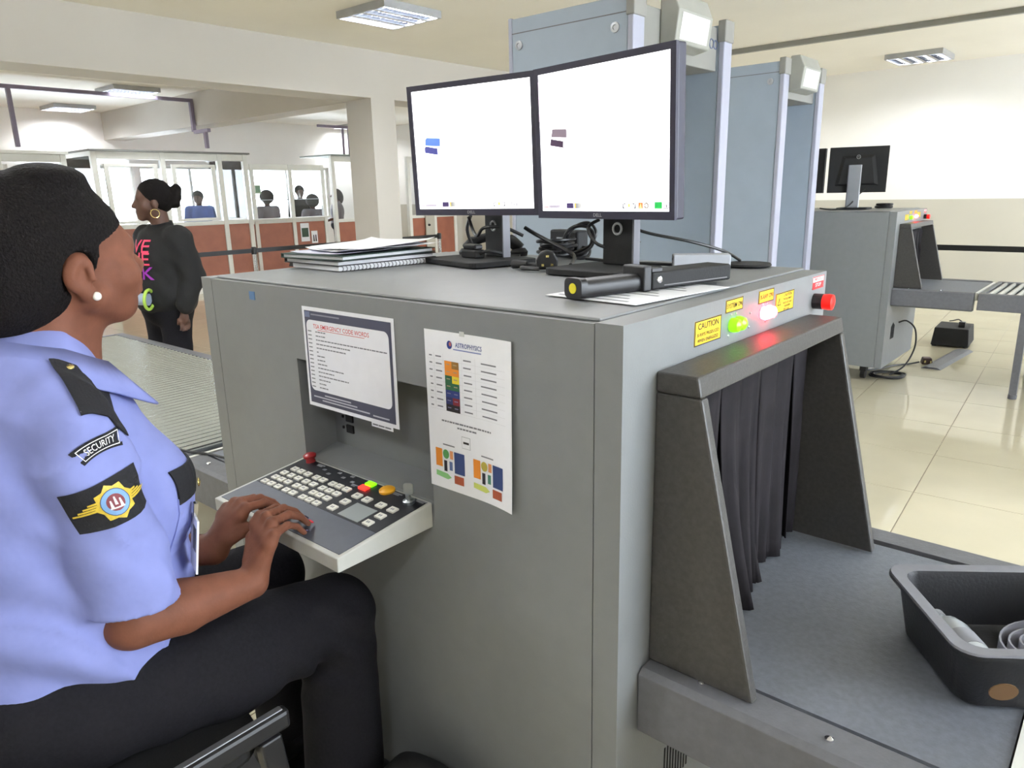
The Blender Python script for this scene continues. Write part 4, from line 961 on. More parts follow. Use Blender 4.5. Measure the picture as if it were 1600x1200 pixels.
MB().prism([(-.07, 0), (.07, 0), (.04, .014), (-.04, .014)], lambda x, z: (x-.04, -.36, z), lambda x, z: (x+.03, .52, z)).build('channel', M_bed, cc, local=True)
pg = thing('mains_plug', 'dark mains plug lying at the end of the floor cable cover', 'plug', (-.70, 5.62, 0), .4)
MB().prism([(-.04, 0), (.04, 0), (.03, .05), (-.03, .05)], lambda x, z: (x, -.035, z+.001), lambda x, z: (x, .035, z+.001)).build('plug_body', flat((70, 50, 46)), pg, bevel=.006, local=True)
for x in (-.02, .02): MB().box(x-.006, -.05, .015, x+.006, -.0345, .035).build('pin', M_brass, pg, local=True)
cable('black mains lead along the floor from the far scanner to the cable cover', [(-1.0, 5.08, .012), (-.94, 5.2, .007), (-.88, 5.38, .007), (-.80, 5.5, .007), (-.74, 5.56, .02)], .007)
coil('black lead coiled on the floor beside the far scanner', (-.83, 5.0, .008), .11, 4, .006, .012)
cable('thin black lead curving down the end of the far scanner', [(-.815, 5.1, .40), (-.77, 5.14, .41), (-.72, 5.2, .34), (-.71, 5.2, .2), (-.75, 5.12, .07), (-.82, 5.02, .012)], .006)

# ------------------------------------------------------------------ guard's chair and bag
ch = thing('chair', 'black padded chair with steel-edged frame under the seated guard', 'chair', (-.70, -.62, 0))
SZ = .545
MB().prism(rrect(-.93, -.86, -.47, -.36, .05, 4), lambda x, y: (x, y, SZ-.065), lambda x, y: (x, y, SZ)).build('seat', M_blackm, ch, bevel=.012)
for x0 in (-.955, -.4695):
    r_ = MB().box(x0, -.90, SZ-.02, x0+.025, -.325, SZ+.016).build('side_rail', M_black, ch, bevel=.007)
    MB().box(x0+.006, -.89, SZ+.0162, x0+.019, -.335, SZ+.019).build('steel_strip', mat('dull_steel', (130, 130, 134), .45, metal=.7), r_, bevel=.002)
for x in (-.943, -.457):
    MB().prism([(-.385, SZ-.021), (-.345, SZ-.021), (-.29, 0), (-.325, 0)], lambda y, z: (x-.014, y, z), lambda y, z: (x+.014, y, z)).build('leg', M_black, ch, bevel=.004)
    MB().prism([(-.88, SZ-.021), (-.84, SZ-.021), (-.87, 0), (-.90, 0)], lambda y, z: (x-.014, y, z), lambda y, z: (x+.014, y, z)).build('leg', M_black, ch, bevel=.004)
    MB().tube([(x, -.875, SZ-.03), (x, -.93, SZ+.15), (x, -.97, SZ+.42)], .013, 8).build('back_post', M_black, ch)
MB().prism([(-.955, SZ+.14), (-.925, SZ+.14), (-.965, SZ+.44), (-.99, SZ+.44)], lambda y, z: (-.925, y, z), lambda y, z: (-.475, y, z)).build('backrest', M_blackm, ch, bevel=.012)
fr_ = thing('foot_rest', 'low black foot rest under the guard, below the frame edge', 'foot rest', (-.72, -.20, 0))
MB().box(-.93, -.33, .08, -.52, -.04, .11).build('platform', M_blackm, fr_, bevel=.006)
for x in (-.91, -.56):
    for y in (-.31, -.08): MB().box(x, y, 0, x+.025, y+.025, .0795).build('leg', M_black, fr_)

# ------------------------------------------------------------------ people
def V3(*a): return np.array(a, float)
def person_bg(label, loc, face, top, skirtcol, hair='short', skin=M_skin2, scale=1.0):
    """small far figure; face = azimuth the person looks to (radians from +x)"""
    t = thing('person', label, 'person', loc, 0)
    ca_, sa_ = math.cos(face), math.sin(face); X0_, Y0_ = loc[0], loc[1]
    def p(f, r, z): return V3(X0_+f*ca_+r*sa_, Y0_+f*sa_-r*ca_, z*scale)
    h = .014; lo = (X0_-.42, Y0_-.42, 0); hi = (X0_+.42, Y0_+.42, 1.75*scale)
    b = SDF(lo, hi, h)
    b.ell(p(0, 0, 1.53), (.075*scale, .085*scale, .11*scale), k=0).cap(p(.03, 0, 1.47), p(.055, 0, 1.45), .05*scale, .03*scale, .02).cap(p(-.01, 0, 1.45), p(-.02, 0, 1.32), .05*scale, .06*scale, .02)
    b.cap(p(.085, 0, 1.53), p(.1, 0, 1.505), .012, .015, .01)
    b.cap(p(-.01, 0, 1.30), p(0, 0, .95), .10*scale, .10*scale, .03)
    for s in (-1, 1):
        b.chain([p(-.01, .17*s, 1.32), p(.02, .21*s, 1.06), p(.20, .16*s, 1.0)], [.042, .036, .026], .02); b.ell(p(.25, .15*s, 1.0), (.05, .04, .03), k=.02)
        b.chain([p(0, .08*s, .9), p(.01, .085*s, .48), p(0, .085*s, .08)], [.07, .05, .04], .02); b.cap(p(-.03, .085*s, .045), p(.13, .095*s, .04), .04, .035, .02)
    b.mesh('body', skin, t)
    s_ = SDF(lo, hi, h)
    s_.ell(p(-.01, 0, 1.19), (.15*scale, .15*scale, .22*scale), k=0).ell(p(0, 0, .97), (.145*scale, .145*scale, .15*scale), k=.05).cap(p(-.02, -.16, 1.33), p(-.02, .16, 1.33), .068*scale, k=.05)
    for s in (-1, 1): s_.chain([p(-.01, .17*s, 1.32), p(.02, .215*s, 1.07)], [.07, .06], .03)
    s_.cut(p(0, 0, 1.40), (0, 0, 1)); s_.mesh('shirt', top, t)
    q = SDF(lo, hi, h); q.ell(p(0, 0, .90), (.15*scale, .15*scale, .13*scale), k=0)
    for s in (-1, 1): q.chain([p(0, .08*s, .86), p(.01, .085*s, .48), p(0, .085*s, .11)], [.095, .07, .06], .03)
    q.mesh('trousers', skirtcol, t)
    hr = SDF(lo, hi, h); hr.ell(p(-.02, 0, 1.565), (.095*scale, .10*scale, .105*scale), k=0)
    if hair == 'long': hr.ell(p(-.06, 0, 1.48), (.085, .10, .14), k=.04)
    if hair == 'afro': hr.ell(p(-.02, 0, 1.58), (.125, .13, .13), k=.03)
    hr.cut(p(.055, 0, 1.56), (ca_*.75, sa_*.75, -.65)); hr.mesh('hair', M_hair, t)
    return t
mw = mat('shirt_pale', (205, 206, 214), .8); mb_ = mat('shirt_sky_blue', (92, 116, 178), .8); mg_ = mat('shirt_grey', (116, 112, 116), .8)
person_bg('person in a blue shirt seen through the left booth window', (-11.9, 5.36, 0), -.6, mb_, M_trou, 'short', scale=.93)
person_bg('person in a pale top at the right edge of the left booth', (-12.4, 6.35, 0), -.9, mw, M_trou, 'short', scale=.92)
person_bg('person with big dark hair behind the counter glass, seen from behind', (-11.9, 6.65, 0), PI, mg_, M_trou, 'afro', scale=.90)
person_bg('person in a dark vest standing beyond the counter screen', (-12.4, 7.70, 0), -.3, M_jack, M_trou, 'short', scale=.98)
person_bg('person with round black head of hair low behind the counter', (-11.75, 7.52, 0), PI, mg_, M_trou, 'afro', scale=.845)
person_bg('person in grey seen through the booth beside the white column', (-12.2, 8.40, 0), -2.2, mg_, M_trou, 'long', scale=.93)

# ---- standing woman in a black jacket, beyond the roller table
WX, WY = -4.40, 1.30
wt = thing('person', 'woman in a black jacket with pink and purple lettering, standing behind the roller table', 'person', (WX, WY, 0))
fa = -1.93; ca_, sa_ = math.cos(fa), math.sin(fa)
def p(f, r, z): return V3(WX+f*ca_+r*sa_, WY+f*sa_-r*ca_, z)      # f forward, r to her right
HZ = 1.385
lo, hi = (WX-.45, WY-.45, 0), (WX+.45, WY+.45, 1.62)
Rw = [np.array([ca_, sa_, 0]), np.array([sa_, -ca_, 0]), np.array([0, 0, 1.])]
b = SDF(lo, hi, .009)
b.ell(p(-.005, 0, HZ+.045), (.098, .078, .088), Rw, 0).ell(p(.045, 0, HZ-.025), (.058, .056, .075), Rw, .03).cap(p(.075, 0, HZ-.09), p(.08, 0, HZ-.085), .022, .022, .025)
b.cap(p(.094, 0, HZ+.02), p(.118, 0, HZ-.018), .009, .014, .012).cap(p(.098, -.018, HZ-.05), p(.098, .018, HZ-.05), .010, .010, .008).cap(p(.094, -.015, HZ-.064), p(.094, .015, HZ-.064), .010, .010, .008)
b.cap(p(.085, -.03, HZ+.035), p(.085, .03, HZ+.035), .014, .014, .012)
for s in (-1, 1): b.ell(p(-.008, .078*s, HZ-.005), (.022, .012, .034), Rw, .006); b.ell(p(.05, .042*s, HZ-.02), (.03, .026, .03), Rw, .02)
b.cap(p(-.02, 0, HZ-.06), p(-.035, 0, HZ-.22), .056, .062, .03)
fa = -1.50; ca_, sa_ = math.cos(fa), math.sin(fa); Rh_ = Rw; Rw = [np.array([ca_, sa_, 0]), np.array([sa_, -ca_, 0]), np.array([0, 0, 1.])]
b.cap(p(-.02, 0, 1.10), p(0, 0, .85), .10, .11, .03)
for s in (-1, 1):
    b.chain([p(-.03, .19*s, 1.17), p(-.06, .25*s, .92), p(.02 if s < 0 else .16, .25*s if s < 0 else .05*s, .72 if s < 0 else .80)], [.045, .04, .03], .02)
    b.chain([p(0, .09*s, .82), p(.01, .09*s, .45), p(0, .09*s, .07)], [.08, .055, .04], .02); b.cap(p(-.04, .09*s, .04), p(.13, .1*s, .035), .04, .034, .02)
# hands with fingers: left hangs, right holds the pale tube
hl = p(.03, -.25, .69); b.ell(hl-V3(0, 0, .03), (.026, .034, .048), Rw, .015)
for i in range(4): o_ = p(.03+.018*(i-1.5), -.25, .64); b.chain([o_, o_-V3(0, 0, .035), o_-V3(-.004, .01, .065-.006*abs(i-1.5))], [.010, .009, .008], .004)
b.chain([hl+V3(0, 0, -.01), p(.065, -.24, .65), p(.072, -.235, .62)], [.012, .010, .008], .006)
hr_ = p(.235, .02, .80); b.ell(hr_, (.045, .034, .028), Rw, .015)
for i in range(4): o_ = p(.265, .0, .828-.019*i); b.chain([o_, p(.300, -.03, .828-.019*i), p(.302, -.065, .828-.019*i)], [.010, .009, .008], .004)
b.chain([hr_, p(.235, -.01, .845), p(.255, -.04, .852)], [.012, .011, .009], .006)
b.mesh('body', M_skin2, wt)
j = SDF(lo, hi, .010)
j.ell(p(-.02, 0, 1.02), (.17, .235, .22), Rw, 0).ell(p(-.005, 0, .80), (.185, .24, .20), Rw, .07).cap(p(-.035, -.17, 1.16), p(-.035, .17, 1.16), .075, k=.06).cap(p(-.03, 0, 1.20), p(-.035, 0, 1.25), .085, .072, .03)
for s in (-1, 1): j.chain([p(-.03, .20*s, 1.16), p(-.06, .265*s, .92), p(.02 if s < 0 else .13, .265*s if s < 0 else .10*s, .74 if s < 0 else .805)], [.085, .075, .055], .03, .02)
j.warp(lambda x, y, z: .004*np.sin(z*46+x*21)*np.sin(y*33+x*17)); j.cut(p(0, 0, .625), (0, 0, -1)); j.cut(p(-.03, 0, 1.262), (0.2*ca_, .2*sa_, 1))
jk = j.mesh('jacket', M_jack, wt)
q = SDF(lo, hi, .012); q.ell(p(0, 0, .72), (.155, .20, .15), Rw, 0)
for s in (-1, 1): q.chain([p(0, .095*s, .72), p(.015, .095*s, .45), p(0, .09*s, .10)], [.11, .085, .07], .03)
q.mesh('trousers', M_trou, wt)
fb_ = fa; fa = -1.93; ca_, sa_ = math.cos(fa), math.sin(fa); Rw = Rh_
hh = SDF(lo, hi, .008); hh.ell(p(-.02, 0, HZ+.062), (.104, .092, .092), Rw, 0).ell(p(-.055, 0, HZ+.02), (.075, .085, .08), Rw, .03)
hh.cut(p(.072, 0, HZ+.075), (ca_*.82, sa_*.82, -.57)); hh.ell(p(-.135, 0, HZ+.045), (.042, .055, .052), Rw, .008).ell(p(-.150, 0, HZ+.085), (.032, .045, .034), Rw, .012).ell(p(-.13, .0, HZ-.005), (.034, .05, .032), Rw, .012)
hh.warp(lambda x, y, z: .0025*np.sin(x*170)*np.sin(y*150)*np.sin(z*160)); hh.mesh('hair', M_hair, wt)
for s in (-1, 1): MB().torus(p(.0, .088*s, HZ-.065), .026, .0028, ax=(sa_, -ca_, 0), n=20, k=6).build('hoop_earring', M_brass, wt)
for s in (-1, 1): MB().sphere(p(.074, .033*s, HZ+.010), .010, 10, 8).build('eye', M_wht, wt)
fa = fb_; ca_, sa_ = math.cos(fa), math.sin(fa)
bv = bvh_of(jk)
def drape(q, bv, d, off, keep=.02):
    d = Vector(d).normalized(); out = []
    for v in q.v:
        o_ = Vector(v)-d*.25; h = bv.ray_cast(o_, d, .6)
        out.append(h[0]-d*off if h[0] is not None else Vector(v))
    q.v = out
def subdiv(q, n=1):
    """split every triangle/quad so lettering can follow a curved cloth"""
    for _ in range(n):
        v = list(map(Vector, q.v)); f = []; mi = []; cache = {}
        def mid(a, b):
            k = (min(a, b), max(a, b))
            if k not in cache: v.append((v[a]+v[b])/2); cache[k] = len(v)-1
            return cache[k]
        for fc, m_ in zip(q.f, q.mi):
            for i in range(1, len(fc)-1):
                a, b_, c = fc[0], fc[i], fc[i+1]; x, y, z = mid(a, b_), mid(b_, c), mid(c, a)
                f += [(a, x, z), (x, b_, y), (z, y, c), (x, y, z)]; mi += [m_]*4
        q.v, q.f, q.mi = v, f, mi
# lettering on the front of the jacket, seen from her right side
fd = Vector((ca_, sa_, 0)); rd = Vector((sa_, -ca_, 0))
def fr_front(c, z0): return lambda u, v: Vector(p(.12, 0, z0))-rd*(u+c)+Vector((0, 0, v))
for s_, z0, m_, nm in (('VE', 1.115, M_pink, 0), ('UE', 1.035, M_pink, 1), ('OK', .945, M_purp, 2)):
    q = MB().text(s_, .115, fr_front(.02, z0), m_, sx=1.35); subdiv(q, 1); drape(q, bv, -fd, .006); q.build('jacket_lettering', m_, wt)
q = MB()
for k in range(7): q.box(0, 0, 0, .001, .001, .001) if False else None
st_ = MB()
for k in range(8):
    c = p(-.045, .262, 1.175-.028*k); st_.box(c[0]-.012, c[1]-.012, c[2]-.004, c[0]+.012, c[1]+.012, c[2]+.004)
drape(st_, bv, -rd, .003); 
tb = thing('rolled_tube', 'pale blue tube with a lime-green ring held by the woman in black', 'tube', tuple(p(.22, -.06, .80)))
a_, b_ = Vector(p(.27, -.02, .80)), Vector(p(.185, -.135, .79))
MB().cyl(a_, b_, .038, n=18).build('tube_body', M_pale, tb, smooth=True)
MB().torus(b_, .062, .010, ax=(b_-a_), n=26, k=8).build('ring', M_lime, tb, smooth=True)
bgp = SDF(lo, hi, .010)

# ---- seated guard, seen from behind her right shoulder
gt = thing('person', 'seated woman security guard in a lilac-blue shirt, hands on the keypad shelf', 'person', (-.70, -.56, 0))
GX = -.695
az = math.radians(90+3); pit = math.radians(4)
Fh = np.array([math.cos(az), math.sin(az), 0]); Rr = np.array([math.sin(az), -math.cos(az), 0])
Uh = np.array([0, 0, 1.])*math.cos(pit)-Fh*math.sin(pit); Fh = Fh*math.cos(pit)+np.array([0, 0, 1.])*math.sin(pit)
HC = np.array([-.7155, -.4685, 1.2945])
def hp(r, f, u): return HC+Rr*r+Fh*f+Uh*u
RH = [Rr, Fh, Uh]
lo, hi = (-1.0, -.86, .05), (-.40, .03, 1.47)
b = SDF(lo, hi, .0038)
b.ell(hp(0, -.014, .045), (.075, .102, .092), RH, 0).ell(hp(0, .050, -.016), (.058, .055, .070), RH, .03).ell(hp(0, .050, .052), (.056, .042, .046), RH, .025)
b.cap(hp(-.024, .066, -.058), hp(.024, .066, -.058), .016, .016, .025).ell(hp(0, .076, -.060), (.022, .016, .016), RH, .015)
for s in (-1, 1):
    b.cap(hp(.061*s, .008, -.034), hp(.024*s, .060, -.060), .019, .016, .025)
    b.ell(hp(.042*s, .066, -.010), (.028, .030, .028), RH, .02); b.ell(hp(.035*s, .110, .014), (.020, .014, .011), RH, .008, True)
b.cap(hp(-.032, .083, .036), hp(.032, .083, .036), .0155, .0165, .018)
b.cap(hp(0, .096, .026), hp(0, .114, -.002), .0070, .0120, .009)
for s in (-1, 1): b.ell(hp(.013*s, .106, -.008), (.010, .011, .008), RH, .008)
b.cap(hp(-.019, .101, -.026), hp(.019, .101, -.026), .0085, .0085, .008).cap(hp(0, .107, -.025), hp(0, .108, -.025), .0085, .0085, .006)
b.cap(hp(-.016, .099, -.040), hp(.016, .099, -.040), .009, .009, .007).cap(hp(-.022, .113, -.033), hp(.022, .113, -.033), .0022, .0022, .003, True)
# neck
b.cap(hp(0, -.030, -.045), (GX, -.545, 1.10), .056, .062, .03).cap(hp(0, .004, -.070), (GX, -.480, 1.10), .030, .034, .03)
# ears
for s in (-1, 1):
    Re = [np.array(Rr), np.array(Fh)*.97-np.array(Uh)*.24*0+np.array(Uh)*.2, np.array(Uh)*.97-np.array(Fh)*.2]
    b.ell(hp(.079*s, -.008, .006), (.011, .021, .029), Re, .008); b.ell(hp(.077*s, -.002, -.024), (.009, .012, .013), Re, .006)
    b.ell(hp(.091*s, -.004, .003), (.0085, .0125, .021), Re, .004, True); b.cap(hp(.087*s, .004, .012), hp(.087*s, .008, -.004), .004, .0045, .004)
# torso core and legs inside the clothes
b.cap((GX, -.55, 1.08), (GX, -.56, .72), .10, .11, .04).cap((GX-.11, -.55, 1.09), (GX+.11, -.55, 1.09), .040, k=.04)
for s in (-1, 1):
    kx_ = GX+.095*s if s > 0 else GX-.15
    b.chain([(GX+.09*s, -.56, .63), (kx_, -.125, .585), (kx_, -.115, .19)], [.08, .055, .04], .03); b.cap((kx_, -.15, .155), (kx_, -.06, .145), .035, .03, .02)
# arms
SHR, ELR, WRR = V3(-.548, -.545, 1.105), V3(-.544, -.510, .785), V3(-.528, -.322, .768)
SHL, ELL, WRL = V3(GX-.15, -.545, 1.105), V3(-.905, -.52, .78), V3(-.648, -.325, .792)
b.chain([SHR, ELR], [.040, .041], .02); b.cap(ELR, ELR*.62+WRR*.38+V3(0, 0, -.004), .045, .043, .012); b.cap(ELR*.62+WRR*.38+V3(0, 0, -.004), WRR, .043, .0265, .006)
b.chain([SHL, ELL], [.040, .041], .02); b.cap(ELL, ELL*.6+WRL*.4, .044, .040, .012); b.cap(ELL*.6+WRL*.4, WRL, .040, .0265, .006)
# hands: palm from wrist up to the knuckles, fingers bent over the shelf edge
def hand(W_, mcp, pip, tips, thumb, rs):
    for m_ in mcp: b.cap(W_, m_, .0195, .0108, .010)
    b.cap(mcp[0]-V3(0, .010, .012), mcp[3]-V3(0, .010, .012), .0115, .011, .008)
    for m_, q_, t_, r in zip(mcp, pip, tips, rs):
        d_ = q_*.42+t_*.58+V3(0, 0, .006)
        r = r*.93; b.chain([m_, q_], [r+.0014, r+.0006], .0022); b.ell(q_, (r+.0014,)*3, k=.001); b.chain([q_, d_, t_], [r, r*.93, r*.82], .0008)
    b.chain(thumb, [.016, .012, .0105, .009], .006)
Rm = [V3(-.576, -.268, .858), V3(-.553, -.267, .864), V3(-.530, -.272, .860), V3(-.509, -.283, .847)]
Rp = [V3(-.588, -.230, .856), V3(-.566, -.227, .860), V3(-.544, -.231, .856), V3(-.519, -.250, .850)]
Rt = [V3(-.597, -.190, .8225), V3(-.574, -.184, .822), V3(-.551, -.189, .8215), V3(-.527, -.214, .820)]
hand(WRR, Rm, Rp, Rt, [V3(-.545, -.308, .80), V3(-.577, -.285, .822), V3(-.592, -.258, .828), V3(-.600, -.232, .822)], [.0078, .0082, .0078, .0070])
Lm = [V3(-.618, -.272, .862), V3(-.638, -.268, .866), V3(-.658, -.270, .862), V3(-.675, -.278, .850)]
Lp = [V3(-.622, -.232, .858), V3(-.642, -.228, .860), V3(-.661, -.231, .856), V3(-.678, -.243, .848)]
Lt = [V3(-.624, -.193, .822), V3(-.643, -.186, .8215), V3(-.661, -.190, .821), V3(-.677, -.205, .8195)]
hand(WRL, Lm, Lp, Lt, [V3(-.632, -.308, .81), V3(-.612, -.285, .825), V3(-.607, -.258, .826), V3(-.606, -.234, .8215)], [.0078, .0082, .0078, .0070])
body = b.mesh('body', M_skin, gt)
M_nail = mat('nail_dark_violet', (40, 30, 58), .2, coat=.5); M_nail2 = mat('nail_coral', (232, 66, 84), .2, coat=.5)
for T_, P_ in ((Rt, Rp), (Lt, Lp)):
    for i in range(4):
        d_ = Vector(T_[i]-P_[i]).normalized(); sd = d_.cross(Vector((0, 0, 1))).normalized(); nn = sd.cross(d_)
        c_ = Vector(T_[i])+d_*.0035+nn*.0048; Rm_ = Matrix((sd, d_, nn)).transposed()
        MB().sphere(c_, (.0058, .0078, .0026), 10, 6, R=Rm_).build('fingernail', M_nail2 if (T_ is Rt and i == 2) else M_nail, gt, smooth='full')
for s in (-1, 1):
    MB().sphere(hp(.032*s, .082, .012), .0112, 12, 8).build('eye', M_wht, gt, smooth='full')
    MB().sphere(hp(.083*s, .008, -.030), .0068, 12, 8).build('pearl_earring', M_pearl, gt, smooth='full')
# hair, swept back with two low bumps
h_ = SDF((-.87, -.68, 1.15), (-.56, -.32, 1.50), .004)
h_.ell(hp(0, -.022, .054), (.087, .119, .100), RH, 0).ell(hp(0, -.070, .0), (.079, .085, .088), RH, .03)
_, X_ = h_._slice(h_.lo-1, h_.lo+2)
pl_ = lambda n_, c_: (X_[0]-c_[0])*n_[0]+(X_[1]-c_[1])*n_[1]+(X_[2]-c_[2])*n_[2]
h_.D = np.maximum(h_.D, np.minimum(pl_(Fh*.40-Uh*.916, hp(0, .106, .076)), pl_(Fh*.97-Uh*.24, hp(0, .020, .0)))).astype(np.float32)
h_.cut(hp(0, .100, .0), Fh, .01)
h_.cut(hp(0, 0, -.082), -Uh+Fh*.45, .01)
for s in (-1, 1): h_.ell(hp(.082*s, -.006, -.002), (.026, .026, .040), RH, .006, True)
h_.ell(hp(.02, .010, .143), (.050, .042, .018), RH, .03).ell(hp(.0, -.085, .142), (.05, .036, .020), RH, .02)
h_.warp(lambda x, y, z: .0011*np.sin(x*420+z*130)*np.sin(y*380)*np.sin(z*400))
h_.mesh('hair', M_hair, gt)
MB().sphere(hp(.080, -.120, .045), .012, 10, 8).build('hair_tie', mat('bead_blue', (70, 100, 230), .3), gt, smooth='full')
# shirt: torso, plus sleeves with flat open hems
slo, shi = (-1.02, -.84, .60), (-.42, -.27, 1.25)
s_ = SDF(slo, shi, .006)
s_.ell((GX, -.545, 1.0), (.145, .150, .19), k=0).ell((GX, -.53, .90), (.148, .178, .19), k=.05).ell((GX, -.55, .755), (.165, .182, .17), k=.07)
for s in (-1, 1): s_.ell((GX+.066*s, -.440, .955), (.078, .080, .080), k=.04)
s_.cap((GX-.115, -.55, 1.118), (GX+.115, -.55, 1.118), .050, k=.05).cap((GX, -.55, 1.10), (GX, -.525, 1.165), .095, .066, .04)
s_.cut((GX, -.5, .672), (.0, -.06, -1), .0)
SH1, SH2 = V3(-.552, -.54, 1.095), V3(-.532, -.508, .818)
SL1, SL2 = V3(GX-.14, -.54, 1.095), V3(-.905, -.515, .81)
s_.warp(lambda x, y, z: .008*np.sin((z+.45*y)*58+8*x+1.5*np.sin(y*22))*np.clip((1.0-z)/.25, 0, 1)+.002*np.sin((z*.6+y)*80)*np.clip((z-.9)/.1, 0, 1)-.007*(1-np.abs(np.sin((z*.8+y*.75)*26+2*np.sin(y*13))))**4*np.clip((.98-z)/.15, 0, 1)-.004*(1-np.abs(np.sin((z-.5*y)*19+x*9)))**4*np.clip((z-.95)/.1, 0, 1))
for A_, B_, n_ in ((SH1, SH2, V3(.05, -.02, -1)), (SL1, SL2, V3(-.3, -.05, -1))):
    e_ = SDF(slo, shi, .006); e_.cap(A_, A_*.5+B_*.5, .058, .062, 0).cap(A_*.5+B_*.5, B_+(B_-A_)*.25, .062, .067, .01)
    e_.warp(lambda x, y, z: .0032*np.sin((z*1.0+y*.9)*56+2.0*np.sin(x*20))+.003*np.sin(z*31-y*60)-.0045*(1-np.abs(np.sin((z*.55-y*1.2)*17+1.2*np.sin(z*24))))**5); e_.cut(B_, n_)
    d_ = e_.D; hh_ = np.clip(.5+.5*(s_.D-d_)/.014, 0, 1); s_.D = s_.D*(1-hh_)+d_*hh_-.014*hh_*(1-hh_)
shirt = s_.mesh('shirt', M_shirt, gt)
bv = bvh_of(shirt)
# trousers
t_ = SDF((-1.0, -.80, .16), (-.42, .02, .80), .006)
t_.ell((GX, -.60, .655), (.172, .165, .115), k=0)
t_.chain([(GX+.085, -.55, .632), (-.592, -.36, .612), (-.590, -.128, .590)], [.096, .098, .077], .04, .03); t_.cap((-.590, -.122, .585), (-.590, -.134, .24), .075, .082, .02)
t_.chain([(GX-.085, -.55, .632), (-.838, -.128, .592)], [.094, .075], .04); t_.cap((-.838, -.120, .585), (-.838, -.12, .20), .072, .066, .02)
t_.warp(lambda x, y, z: .0035*np.sin((y*1.1+z*.9)*75+1.5*np.sin(x*30))*np.exp(-(((y+.19)/.10)**2+((z-.53)/.09)**2))*2+.0022*np.sin((y-z*.5)*60)*np.exp(-(((y+.5)/.1)**2)))
t_.cut((0, 0, .195), (0, 0, -1)); t_.mesh('trousers', M_trou, gt)
for kx_ in (-.590, -.838):
    sh_ = SDF((kx_-.08, -.24, .10), (kx_+.08, .02, .24), .006); sh_.cap((kx_, -.16, .155), (kx_, -.055, .145), .045, .038, 0).cap((kx_, -.15, .16), (kx_, -.15, .20), .042, .045, .01); sh_.cut((0, 0, .1115), (0, 0, -1)); sh_.mesh('shoe', M_black, gt)
# collar: folded band round the neck with two points
cvs = []; N = 40
for i in range(N+1):
    a = math.radians(18+324*i/N)          # 0 = front
    fx, fy = math.sin(a), math.cos(a); fr_ = max(0, math.cos(a))
    tip = max(0, 1-min(i, N-i)/5.0)
    z_in = 1.186+.020*(-fy)-.020*fr_; ri = .062+.006*fr_
    ci = (GX, -.512)
    inner_lo = (ci[0]+fx*(ri+.002), ci[1]+fy*(ri+.004), z_in-.03)
    top = (ci[0]+fx*(ri+.008), ci[1]+fy*(ri+.010), z_in+.006)
    ro = ri+.040+.012*tip
    out = (ci[0]+fx*ro*1.04+.012*tip*(1 if fx > 0 else -1), ci[1]+fy*ro+.012*tip, z_in-.040-.018*tip-.012*fr_)
    cvs += [inner_lo, top, out]
co = MB(); co.add(cvs, [(3*i+j, 3*i+j+1, 3*i+4+j, 3*i+3+j) for i in range(N) for j in (0, 1)])
cl = co.build('collar', M_shirt, gt, smooth='full'); sm = cl.modifiers.new('thickness', 'SOLIDIFY'); sm.thickness = .004
# cloth patches laid on the shirt
def patch_grid(corners, n=10):
    a, b_, c, d = map(Vector, corners); V = []
    for j in range(n+1):
        for i in range(n+1): u, v = i/n, j/n; V.append((a*(1-u)+b_*u)*(1-v)+(d*(1-u)+c*u)*v)
    return V, [(j*(n+1)+i, j*(n+1)+i+1, (j+1)*(n+1)+i+1, (j+1)*(n+1)+i) for j in range(n) for i in range(n)]
SX_ = -.48; DL = Vector((-1, .05, 0))
q = MB(); q.add(*patch_grid([(SX_, -.589, 1.020), (SX_, -.490, 1.043), (SX_, -.479, .978), (SX_, -.572, .961)])); drape(q, bv, DL, .0022)
em = q.build('emblem_patch', M_shirtpatch, gt)
cu_, cv_ = -.528, 1.002
def ef(ang=.16): 
    c_, s2 = math.cos(ang), math.sin(ang); return lambda u, v: (SX_, cu_+u*c_-v*s2, cv_+u*s2+v*c_)
E_ = ef()
def star(n, r0, r1): return [((r0 if k % 2 == 0 else r1)*math.cos(PI*k/n+.2), (r0 if k % 2 == 0 else r1)*math.sin(PI*k/n+.2)) for k in range(2*n)]
def fan(q, pts, m_): q.add([E_(0, 0)]+[E_(*t) for t in pts], [(0, 1+i, 1+(i+1) % len(pts)) for i in range(len(pts))], m_)
def ringp(q, r0, r1, m_, n=24): q.add([E_(r*math.cos(2*PI*k/n), r*math.sin(2*PI*k/n)) for r in (r0, r1) for k in range(n)], [(k, (k+1) % n, n+(k+1) % n, n+k) for k in range(n)], m_)
lays = []
q = MB(); fan(q, star(8, .0265, .0215), M_gold); lays.append((q, .0030))
for s in (-1, 1):
    q = MB()
    for k in range(4): q.add([E_(s*.018, -.006+.0035*k), E_(s*(.050-.006*k), -.010+.0045*k), E_(s*(.050-.006*k), -.0075+.0045*k), E_(s*.018, -.003+.0035*k)], [(0, 1, 2, 3)], M_gold)
    lays.append((q, .0031))
q = MB(); ringp(q, .0115, .0175, flat((120, 160, 205))); ringp(q, .0175, .0185, flat((40, 50, 90))); fan(q, [(.0115*math.cos(2*PI*k/20), .0115*math.sin(2*PI*k/20)) for k in range(20)], flat((120, 52, 60))); lays.append((q, .0035))
q = MB()
for a, c, d in ((-.008, -.006, .004), (-.002, -.003, .008), (.004, -.006, .004)): q.add([E_(a, c), E_(a+.004, c), E_(a+.003, d), E_(a+.001, d)], [(0, 1, 2, 3)], flat((226, 214, 214)))
q.add([E_(-.009, -.008), E_(.009, -.008), E_(.009, -.006), E_(-.009, -.006)], [(0, 1, 2, 3)], flat((226, 214, 214))); lays.append((q, .0040))
for q, off in lays:
    subdiv(q, 2); drape(q, bv, DL, off); q.build('embroidery', None, em)
